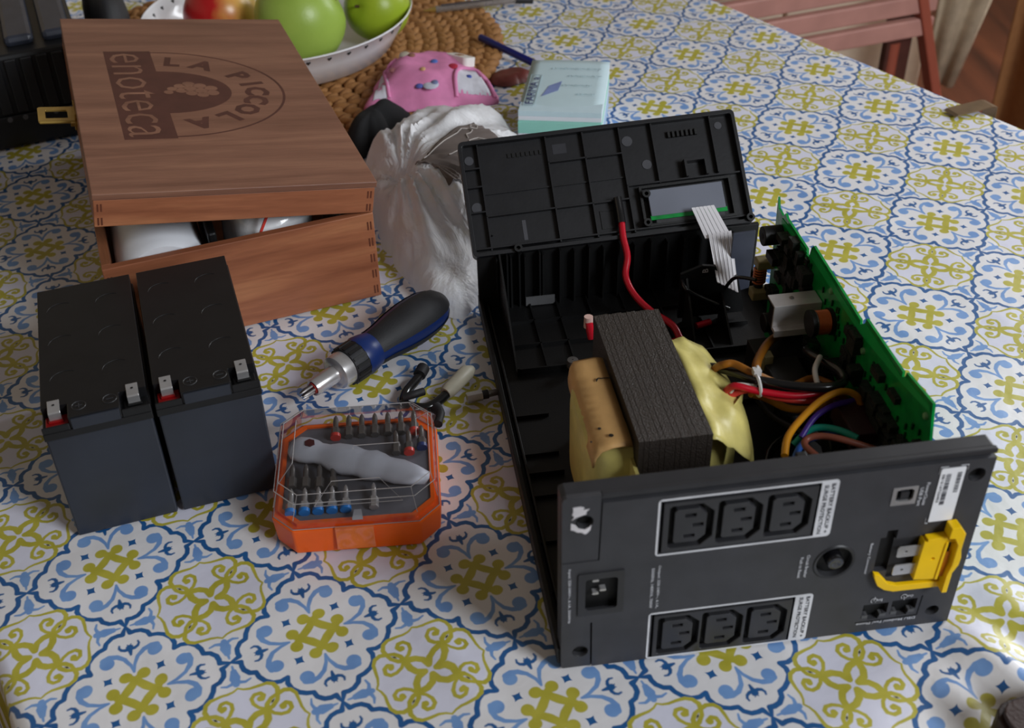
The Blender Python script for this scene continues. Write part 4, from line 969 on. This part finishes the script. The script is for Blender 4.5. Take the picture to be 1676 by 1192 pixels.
def rof(geo, x, y):
    cx, cy_, ed = geo; t = math.atan2(y - cy_, x - cx); d = math.hypot(x - cx, y - cy_); n = len(ed)
    return d / ed[int((t + math.pi) / (2 * math.pi) * n) % n][1]
def patch(quad, H, geo, off, n=14, m=8):
    """sheet conforming to the surface H, bilinear between four corners"""
    a, b, c, d = [Vector(q) for q in quad]; vs = []
    for i in range(n + 1):
        for j in range(m + 1):
            p = a.lerp(b, i / n).lerp(d.lerp(c, i / n), j / m); vs.append((p.x, p.y, H(p.x, p.y, min(1, rof(geo, p.x, p.y))) + off))
    return vs, [(i * (m + 1) + j, (i + 1) * (m + 1) + j, (i + 1) * (m + 1) + j + 1, i * (m + 1) + j + 1) for i in range(n) for j in range(m)]
out = [(-.086, .152), (-.060, .205), (-.020, .240), (.015, .250), (.048, .214), (.060, .176), (.068, .110), (.050, .040), (.030, .000), (.020, -.040), (.012, -.080), (-.004, -.104), (-.026, -.088), (-.044, -.050), (-.060, -.005), (-.072, .040), (-.080, .095)]
kx, ky = -.050, .062
def bag_h(x, y, r):
    d = math.hypot(x - kx, y - ky); a = math.atan2(y - ky, x - kx)
    v1 = noise.noise(Vector((math.cos(a) * 4, math.sin(a) * 4, 1 + d * 3))); v2 = noise.noise(Vector((math.cos(a) * 11, math.sin(a) * 11, 4 + d * 6)))
    fold = (1 - abs(v1) * 2.6) * .6 + (1 - abs(v2) * 2.6) * .4
    env = max(0, 1 - r ** 2.4) ** .5
    hh = .058 if y > .02 else .058 * (1 - .5 * (.02 - y) / .12)
    cr_ = .010 * (1 - 2.4 * abs(noise.noise(Vector((x * 16 + y * 6, y * 13, 3))))) + .003 * (1 - 2 * abs(noise.noise(Vector((x * 38, y * 38, 9)))))
    dm = 1 - math.exp(-(math.hypot(x - .010, y - .072) / .046) ** 4)
    return max(.0004, env * (hh + .008 * (1 - dm) + dm * cr_ + dm * .016 * (fold - .3) * min(1, d / .05) * math.exp(-(d / .16) ** 2) - .016 * math.exp(-(d / .02) ** 2)))
vs, fs, geo = radial(out, 160, 44, bag_h, .03)
bag = MB().add(vs, fs).build('plastic_bag', bagm, None, smooth=60)
tag(bag, 'crumpled translucent white plastic bag behind the power supply', 'bag')
brown_c = mat('brown_print', (112, 102, 98), .5); pl = mat('pale_line', (176, 168, 162), .5)
for nm, q in (('brown_printed_panel', [(-.036, .044), (.0180, .1260), (.0460, .0860), (.0040, .0260)]), ('brown_printed_panel', [(-.0215, .0335), (-.0075, .0000), (.0060, .0100), (.0040, .0290)])):
    v, f = patch(q, bag_h, geo, .0024, 34, 22); o = MB().add(v, f).build(nm, brown_c, bag, smooth=60); o.modifiers.new('s', 'SOLIDIFY').thickness = .0006
def hl(pts, r=.0006):
    P = []
    for i in range(len(pts) - 1):
        for k in range(5): f = k / 5; x = pts[i][0] * (1 - f) + pts[i + 1][0] * f; y = pts[i][1] * (1 - f) + pts[i + 1][1] * f; P.append((x, y, bag_h(x, y, min(1, rof(geo, x, y))) + .0031))
    return P
for pts in ([(-.028, .050), (-.010, .074), (.002, .088), (.006, .098), (.012, .100), (.016, .096), (.014, .090), (.010, .086), (.012, .078)], [(.012, .074), (.020, .082), (.028, .082), (.034, .074), (.030, .066), (.022, .068)], [(-.006, .048), (.006, .060), (.010, .056), (.016, .062), (.022, .058)], [(.014, .104), (.020, .104), (.021, .110), (.016, .112), (.014, .104)]):
    MB().tube(hl(pts), .0006, 5).build('scroll_line', pl, bag)

# ------------------------------------------------------------------ fabric items
def sheet_lump(name, out, h, m, par=None, seed=0, n=64, K=14, fold=.5, thick=.001, z0=.0, kx=0, ky=0, freq=30):
    cx = sum(p[0] for p in out) / len(out); cy_ = sum(p[1] for p in out) / len(out)
    an = sorted([(math.atan2(b - cy_, a - cx), math.hypot(a - cx, b - cy_)) for a, b in out]); A = [(an[-1][0] - 2 * math.pi, an[-1][1])] + an + [(an[0][0] + 2 * math.pi, an[0][1])]
    vs = []
    for i in range(K + 1):
        r = i / K
        for j in range(n):
            t = -math.pi + 2 * math.pi * j / n
            for q in range(len(A) - 1):
                if A[q][0] <= t <= A[q + 1][0]: f = (t - A[q][0]) / (A[q + 1][0] - A[q][0]); R1 = A[q][1] * (1 - f) + A[q + 1][1] * f; break
            x = cx + R1 * r * math.cos(t); y = cy_ + R1 * r * math.sin(t)
            vs.append((x, y, z0 + h * (1 - r ** 3) * (1 + fold * noise.noise(Vector((x * freq, y * freq * .6, seed)))) + .002 * abs(noise.noise(Vector((x * 80, y * 80, seed))))))
    fs = [(i * n + j, (i + 1) * n + j, (i + 1) * n + (j + 1) % n, i * n + (j + 1) % n) for i in range(K) for j in range(n)]
    o = MB().add(vs, fs).build(name, m, par, smooth=70)
    return o
bc = sheet_lump('black_cloth', [(-.112, .200), (-.100, .225), (-.074, .248), (-.048, .260), (-.038, .258), (-.066, .222), (-.088, .190), (-.100, .165), (-.112, .175)], .036, mat('black_fabric', (16, 16, 18), .9), seed=2, fold=.4)
tag(bc, 'black cloth tucked between wooden box and white bag', 'cloth')
pink = mat('pink_fabric', (228, 140, 186), .75, var=.1, bump=.4, bs=60)
PM = thing('pink_fabric_mask', 'pink printed fabric mask with white lining on the woven mat', 'mask', (0, 0, 0), 0)
mo = [(-.060, .382), (-.044, .388), (-.026, .402), (-.006, .392), (.028, .350), (.040, .305), (.048, .262), (.005, .262), (-.040, .256), (-.094, .262), (-.084, .300), (-.074, .345)]
def mask_h(x, y, r):
    f = .5 + .5 * math.sin((x * .8 + y * .35) * 95); g = noise.noise(Vector((x * 26, y * 22, 4)))
    return .013 + .021 * max(0, 1 - r ** 3.2) * (1 + .45 * g) + .0035 * f * (1 - r ** 4)
vs, fs, geo = radial(mo, 96, 28, mask_h)
o = MB().add(vs, fs).build('pink_fabric', pink, PM, smooth=70); o.modifiers.new('s', 'SOLIDIFY').thickness = .0012
liner = mat('white_lining', (222, 222, 232), .8, bump=.3, bs=60)
for q in ([(.008, .318), (.026, .322), (.040, .268), (.002, .272)], [(-.076, .328), (-.072, .330), (-.064, .268), (-.084, .268)]):
    v, f = patch(q, mask_h, geo, .0012); o = MB().add(v, f).build('white_lining', liner, PM, smooth=60); o.modifiers.new('s', 'SOLIDIFY').thickness = .0006
def edge_tube(pts, off=.0012):
    P = []
    for p in smooth_path([(a, b, 0) for a, b in pts], 5): P.append((p.x, p.y, mask_h(p.x, p.y, min(1, rof(geo, p.x, p.y))) + off))
    return P
MB().tube(edge_tube([(.004, .268), (.004, .295), (.010, .318), (.026, .324), (.036, .300), (.044, .266)]), .0022, 8).build('pink_binding', pink, PM, smooth=True)
MB().tube(edge_tube([(-.060, .376), (-.068, .350), (-.072, .325), (-.066, .268)]), .0020, 8).build('pink_binding', pink, PM, smooth=True)
for a, b, r, c in ((-.018, .333, .0042, (90, 120, 200)), (.002, .318, .0055, (190, 40, 70)), (.018, .300, .0036, (70, 90, 170)), (-.050, .352, .0058, (200, 190, 170)), (-.042, .345, .0040, (160, 110, 90)), (-.062, .312, .0042, (170, 110, 110)), (-.034, .277, .0045, (90, 100, 180)), (-.022, .276, .0085, (206, 210, 226)), (-.018, .279, .0040, (120, 130, 170)), (-.030, .300, .0032, (214, 170, 120)), (-.054, .372, .0034, (215, 185, 180)), (-.040, .385, .0032, (150, 120, 170))):
    MB().ball((a, b, mask_h(a, b, min(1, rof(geo, a, b))) + .0006), (r, r * 1.3, .0016), 12, 6).build('printed_motif', mat('motif', c, .7), PM, smooth=True)
wt = MB().prism(rrect(-.008, -.018, .008, .018, .004), 0, .010).build('white_plastic_case', mat('ivory_plastic', (238, 236, 230), .3, var=.02), None, loc=(.010, .352, .020), rot=(R_(-8), R_(14), R_(35)), bevel=.002)
tag(wt, 'small white plastic case leaning against the pink mask', 'case')
MB().box((-.0035, -.002, .010), (.0035, .007, .0104)).build('tan_mark', tan_, wt)

# ------------------------------------------------------------------ woven mat, bowl, fruit
straw = mat('sea_grass', (178, 128, 74), .7, var=.28, vs=120, bump=.6, bs=500, rgb2=(120, 78, 38))
MT = thing('woven_placemat', 'round braided straw placemat under the fruit bowl', 'placemat', (-.200, .450, 0), 0)
def under(x, y):
    x += -.200; y += .450; p = Matrix.Rotation(R_(-17.4), 3, 'Z') @ Vector((x + .0676, y + .0608, 0)); q = Matrix.Rotation(R_(-19.6), 3, 'Z') @ Vector((x + .620, y - .1905, 0))
    return (-.235 < p.x < .017 and -.02 < p.y < .388) or (-.02 < q.x < .280 and -.02 < q.y < .30)
mb_ball = None
for q in range(12):
    r0 = .2515 - q * .0185; nn = int(2 * math.pi * r0 / .0175); mb = MB()
    for k in range(nn):
        t = 2 * math.pi * k / nn + random.uniform(-.01, .01); c, s = math.cos(t), math.sin(t)
        for sg in (-1, 1):
            M = Matrix.Rotation(t, 3, 'Z') @ Matrix.Rotation(R_(90 - 34 * sg), 3, 'Z')
            rr2 = r0 + sg * .0042
            if under(rr2 * c, rr2 * s): continue
            mb.ball((rr2 * c, rr2 * s, .0062 + random.uniform(-.0006, .001)), (.0125, .0060, .0056), 9, 6, M=M)
    mb.build('braid_ring', straw, MT, smooth=True, merge=False)
BO = thing('fruit_bowl', 'white bowl with heart-shaped cutouts standing on the straw mat', 'bowl', (-.196, .448, .0125), 0)
bowlm = mat('white_enamel', (232, 232, 234), .25, var=.02, coat=.4)
MB().lathe([(.001, .0), (.118, .0), (.130, .004), (.1445, .028), (.1535, .0455), (.1550, .0462), (.1555, .0445), (.1525, .0440), (.1425, .027), (.128, .0055), (.117, .002), (.001, .002)], 96, None).build('bowl_shell', bowlm, BO, smooth=60)
heart = [(a * .68, b * .68) for a, b in [(.0, -.0034), (.0034, .0006), (.0036, .0024), (.0022, .0034), (.0, .0022), (-.0022, .0034), (-.0036, .0024), (-.0034, .0006)]]
for k in range(40):
    t = 2 * math.pi * k / 40; c, s = math.cos(t), math.sin(t); sl = Vector((.0090, .0175)).normalized()
    def hf(a, b, w, c=c, s=s, sl=sl):
        r = .1495 + sl.x * b + w * sl.y; z = .0375 + sl.y * b - w * sl.x; return (r * c - a * s, r * s + a * c, z)
    MB().prism(heart, -.0012, .0004, hf).build('heart_cutout', mat('hole_dark', (40, 38, 36), .7) if k == 0 else MATS['hole_dark'], BO)
def fruit(name, label, cat, loc, r, m, sc=(1, 1, 1), group=None, rot=(0, 0, 0)):
    t = thing(name, label, cat, loc, 0, group); prof = []
    for i in range(19):
        a = math.pi * i / 18; rr3 = math.sin(a) * (1 + .06 * math.cos(a)); z = -math.cos(a) * (1 - .10 * math.exp(-(a / .35) ** 2) - .13 * math.exp(-((math.pi - a) / .35) ** 2))
        prof.append((max(rr3, .0005) * r, z * r))
    MB().lathe(prof, 32).build('flesh', m, t, smooth=180)
    MB().tube([(0, 0, r * .84), (.001, .001, r * .98), (.003, .001, r * 1.08)], [.002, .0014, .0018], 7).build('stem', mat('stem_brown', (84, 62, 36), .7), t, smooth=True)
    t.scale = sc; t.rotation_euler = rot; return t
gm = mat('green_skin', (176, 200, 96), .35, rgb2=(140, 172, 62), vs=18, bump=.15, bs=300)
gm2 = mat('yellow_green_skin', (182, 198, 52), .35, rgb2=(136, 164, 40), vs=14, bump=.15, bs=300)
fruit('green_mango', 'large pale green fruit in the bowl, next to the red one', 'fruit', (-.163, .396, .0645), .050, gm, (1.05, 1, 1), 'green fruits in the bowl', (R_(20), R_(62), R_(30)))
fruit('green_mango', 'yellow-green fruit at the right rim of the bowl', 'fruit', (-.082, .446, .0550), .038, gm2, (1.0, 1, 1), 'green fruits in the bowl', (R_(70), R_(10), R_(-40)))
# apple
m, nt, b = newmat('apple_skin'); N = nt.nodes; L = nt.links
tc = N.new('ShaderNodeTexCoord'); nz = N.new('ShaderNodeTexNoise'); nz.inputs['Scale'].default_value = 22; nz.inputs['Detail'].default_value = 4
sx = N.new('ShaderNodeSeparateXYZ'); L.new(tc.outputs['Object'], sx.inputs[0]); L.new(tc.outputs['Object'], nz.inputs['Vector'])
ma = N.new('ShaderNodeMath'); ma.operation = 'MULTIPLY_ADD'; ma.inputs[1].default_value = 12; L.new(sx.outputs[0], ma.inputs[0]); L.new(nz.outputs[0], ma.inputs[2])
cr = N.new('ShaderNodeValToRGB'); cr.color_ramp.elements[0].position = .35; cr.color_ramp.elements[0].color = lin((188, 30, 32)); cr.color_ramp.elements[1].position = .85; cr.color_ramp.elements[1].color = lin((232, 190, 96))
L.new(ma.outputs[0], cr.inputs[0]); L.new(cr.outputs[0], b.inputs['Base Color']); b.inputs['Roughness'].default_value = .3
fruit('red_apple', 'red and yellow apple in the bowl behind the box', 'fruit', (-.258, .440, .0600), .043, m, (1, 1, .95), None, (R_(-50), R_(10), 0))

# ------------------------------------------------------------------ notepad, pens
NP = thing('memo_pad', 'thick memo pad block of pale blue and mint pages with a blue stamp', 'notepad', (.0619, .1696, 0), R_(-11.2))
npw, npd = .0800, .1185
pg = [(.0, .021, (160, 190, 218)), (.021, .026, (226, 222, 234)), (.026, .0385, (150, 212, 198)), (.0385, .0430, (230, 230, 238)), (.0430, .0485, (200, 222, 230))]
for a, b, c in pg:
    MB().box((0, -.004 * (1 if b < .043 else .3), a), (npw, npd, b)).build('page_block', mat('pages', c, .6, var=.03), NP, bevel=.0004)
tp = mat('top_page', (194, 216, 222), .6, var=.02)
vs = []
for i in range(13):
    for j in range(9):
        y = -.0008 + (npd + .0008) * i / 12; x = npw * j / 8
        z = .0486 + .0016 * (max(0, 1 - y / .030)) ** 2 * 0 + (.0010 * math.sin(j / 8 * 3.14)) - (.0035 * max(0, 1 - y / .022) ** 2); vs.append((x, y, z))
o = MB().add(vs, [(i * 9 + j, (i + 1) * 9 + j, (i + 1) * 9 + j + 1, i * 9 + j + 1) for i in range(12) for j in range(8)]).build('top_page', tp, NP, smooth=True); o.modifiers.new('s', 'SOLIDIFY').thickness = .0005
navy = mat('navy_print', (40, 48, 110), .6); pencil_ink = mat('faint_writing', (172, 196, 204), .7)
MB().prism(rect(.0035, .010, .0145, .080), .0497, .0499, holes=[rect(.0041, .0106, .0139, .0794)]).build('stamp_frame', pencil_ink, NP)
text('stamp_lettering', 'FARMA a', navy, NP, (.0128, .012, .0499), (0, 1, 0), (-1, 0, 0), w=.062, h=.0082, bold=.0)
MB().prism([(.0190, .030), (.0340, .044), (.0360, .066), (.0240, .054)], .0498, .04995).build('stamp_picture', mat('lavender_print', (130, 146, 196), .6), NP)
for x0, x1, y in ((.022, .074, .096), (.040, .076, .078), (.036, .068, .056), (.052, .072, .036)):
    n_ = int((x1 - x0) / .0007)
    MB().tube([(x0 + .0007 * i + .0006 * math.sin(i * 1.1), y + .0018 * math.sin(i * 1.9 + y * 300) * (.6 + .4 * math.sin(i * .37)), .0504) for i in range(n_)], .00022, 4).build('handwriting', pencil_ink, NP)
pn = thing('blue_pen', 'dark blue pen with its end under the memo pad', 'pen', (0, 0, 0), 0)
MB().tube([(.0345, .4350, .0165), (.0360, .4340, .0165), (.0930, .3740, .0070), (.100, .3660, .0058)], [.0030, .0042, .0044, .0044], 12).build('barrel', mat('navy_plastic_pen', (14, 24, 110), .3, var=.05), pn, smooth=60)
MB().tube([(.0560, .4130, .0168), (.0562, .4127, .0168)], .0007, 6).build('highlight_dot', MW['blue'], pn)
cp = thing('clear_ballpoint_pen', 'clear ballpoint pen with black cap lying on the straw mat edge', 'pen', (0, 0, 0), 0)
MB().tube([(-.0300, .5320, .0150), (-.0250, .5330, .0150), (-.0150, .5345, .0152)], [.0006, .0018, .0038], 10).build('tip', brass, cp, smooth=True)
MB().tube([(-.0150, .5345, .0152), (.0900, .5530, .0150)], .0040, 6).build('clear_barrel', mat('clear_barrel', (176, 166, 160), .12, trans=.6, coat=.5), cp)
MB().tube([(-.0080, .5357, .0195), (.0560, .5470, .0193)], .0014, 8).build('ink_tube', mat('dark_ink_tube', (70, 60, 60), .4), cp, smooth=True)
MB().tube([(.0850, .5520, .0150), (.1060, .5558, .0120)], [.0048, .0044], 10).build('black_cap', rubber, cp, smooth=True)
lt = sheet_lump('leather_case', [(.040, .345), (.058, .375), (.085, .372), (.092, .350), (.075, .338), (.055, .332)], .008, mat('maroon_leather', (112, 52, 46), .45), seed=9, fold=.3)
tag(lt, 'small red-brown leather case under the blue pen', 'case')

# ------------------------------------------------------------------ tool case at the back left
TC = thing('tool_case', 'black ribbed plastic tool case behind the wooden box', 'tool case', (-.620, .1905, 0), R_(19.6))
tcm = mat('case_black', (30, 31, 34), .42); tcm2 = mat('case_slate', (58, 62, 74), .35)
L_ = .262
MB().box((0, 0, 0), (L_, .28, .098)).build('case_body', tcm, TC, bevel=.004)
MB().box((-.0, -.004, .030), (L_, .001, .036)).build('seam', tcm, TC, bevel=.001)
mb = MB()
for k in range(17): mb.box((.004 + k * .0152, -.0035, .038), (.0150 + k * .0152, .001, .094))
mb.build('front_ribs', tcm, TC, bevel=.0012)
for k in range(17): MB().prism(circ(.0095 + k * .0152, .033, .0026, 10), -.0052, -.003, FR).build('stud', mat('stud_grey', (96, 96, 100), .4) if k == 0 else MATS['stud_grey'], TC)
for k in range(7): MB().box((.006 + k * .037, .020, .097), (.035 + k * .037, .260, .108)).build('lid_rib', tcm2, TC, bevel=.005)

bp_ = lump('black_zip_pouch', .027, .085, .085, rubber, None, 12, .05, loc=(-.398, .470, .0125), rot=(0, 0, R_(19.6)), p_=.35); tag(bp_, 'black soft pouch between the tool case and the fruit bowl', 'pouch')
# ------------------------------------------------------------------ cloth clip
tcl = thing('tablecloth_clip', 'tan steel tablecloth clip gripping the right table edge', 'clip', (.527, .214, .001), R_(19))
clipm = mat('clip_steel', (150, 128, 102), .35, metal=.6)
MB().prism([(-.030, .0006), (-.026, .0022), (.016, .0026), (.0225, .0005), (.0235, -.020), (.0225, -.0405), (.018, -.0425), (-.018, -.0425), (-.018, -.0410), (.018, -.0412), (.0215, -.0398), (.0222, -.020), (.0212, -.0002), (.0155, .0012), (-.026, .0008)], -.009, .009, FR).build('spring_plate', clipm, tcl)

# ------------------------------------------------------------------ background: chairs and curtains
cw_ = mat('chair_wood', (200, 146, 134), .5, var=.1, vs=20); cw_d = mat('chair_post_wood', (168, 88, 68), .45, var=.08, vs=20)
CH = thing('slatted_chair', 'reddish slatted folding chair beyond the right table edge', 'chair', (.756, .856, -TZ), R_(16))
def slat(z0, z1): MB().box((-.42, -.008, TZ + z0), (-.012, .008, TZ + z1)).build('slat', cw_, CH, bevel=.003)
for k in range(6): slat(-.186 + k * .0375, -.186 + k * .0375 + .029)
def post(x0, par=CH):
    M = Matrix.Translation((x0, 0, TZ - .24)) @ Matrix.Rotation(R_(-20), 4, 'Y')
    return MB().box((-.008, -.012, -.30), (.009, .012, .36), M=M).build('back_post', cw_d, par, bevel=.003)
post(.0); post(-.42)
MB().box((-.075, .012, TZ - .42), (-.030, .026, TZ - .150)).build('seat_rail', mat('dark_wood', (86, 48, 40), .5), CH, bevel=.002)
for x in (-.36, -.06): MB().tube([(x, .02, .012), (x, .02, TZ - .20)], .012, 8).build('leg', cw_d, CH, smooth=True)
def curtain(name, label, p0, p1, z0, z1, m, folds, amp, slant=0.0):
    p0 = Vector((p0[0], p0[1], 0)); p1 = Vector((p1[0], p1[1], 0)); d = (p1 - p0); nrm = Vector((-d.y, d.x, 0)).normalized(); n = folds * 8; vs = []
    for i in range(13):
        f = i / 12
        for j in range(n + 1):
            g = j / n; w_ = amp * (math.sin(g * folds * 2 * math.pi) + .4 * math.sin(g * folds * 4.7 + 1 + f * 2)) * (1 - .3 * f)
            P = p0 + d * (g * (1 - slant * max(0, 1 - f * 4.5))) + nrm * w_; vs.append((P.x, P.y, z0 + (z1 - z0) * f))
    o = MB().add(vs, [(i * (n + 1) + j, i * (n + 1) + j + 1, (i + 1) * (n + 1) + j + 1, (i + 1) * (n + 1) + j) for i in range(12) for j in range(n)]).build(name, m, None, smooth=180)
    o.modifiers.new('s', 'SOLIDIFY').thickness = .004
    return tag(o, label, 'curtain')
curtain('beige_curtain', 'beige curtain hanging behind the slatted chair', (.868, 1.12), (.995, 1.09), -TZ + .35, 1.4, mat('beige_fabric', (206, 186, 158), .85), 2, .006, .60)
curtain('brown_curtain', 'brown folded curtain at the right edge of the view', (.985, 1.06), (1.42, .94), -TZ + .02, 1.4, mat('brown_fabric', (168, 116, 70), .85, rgb2=(140, 92, 54)), 5, .03)
cb = thing('sideboard', 'cream painted sideboard behind the slatted chair', 'sideboard', (.36, 1.34, -TZ), R_(0))
cream_p = mat('cream_paint', (222, 204, 180), .6, var=.03)
MB().box((0, 0, .06), (.595, .4, .92)).build('carcass', cream_p, cb, bevel=.004)
for x in (.008, .302): MB().box((x, -.018, .09), (x + .285, 0, .88)).build('door', cream_p, cb, bevel=.003)
for x in (.275, .32): MB().ball((x, -.028, .5), .012, 12, 8).build('knob', brass, cb, smooth=True)
# dark leather pouch poking into the lower right corner
KN = thing('leather_pouch', 'dark brown leather pouch at the lower right corner of the cloth', 'pouch', (.2570, -.4930, .0), R_(12))
dk = mat('dark_leather', (58, 38, 32), .5, bump=.3, bs=500)
MB().prism(rrect(0, -.060, .085, .0, .012), .0, .018).build('body', dk, KN, bevel=.005, seg_=3)
MB().prism(rrect(.002, -.056, .083, -.003, .010), .018, .0215).build('flap', dk, KN, bevel=.0016)
# red-brown chair at the lower left
k2m = mat('dark_red_wood', (84, 38, 26), .45)
K2 = thing('red_brown_chair', 'red-brown wooden chair seat below the lower left table corner', 'chair', (-.62, -.55, -TZ), R_(30))
MB().prism(rrect(0, 0, .42, .42, .03), .44, .465).build('seat', k2m, K2, bevel=.004)
for x in (.03, .365):
    for y in (.03, .365): MB().box((x, y, 0), (x + .028, y + .028, .44)).build('leg', k2m, K2, bevel=.003)

# ------------------------------------------------------------------ lift everything so that the floor is at z = 0
for o in list(COL.objects):
    if o.parent is None and o.type in ('MESH', 'EMPTY'): o.location.z += TZ
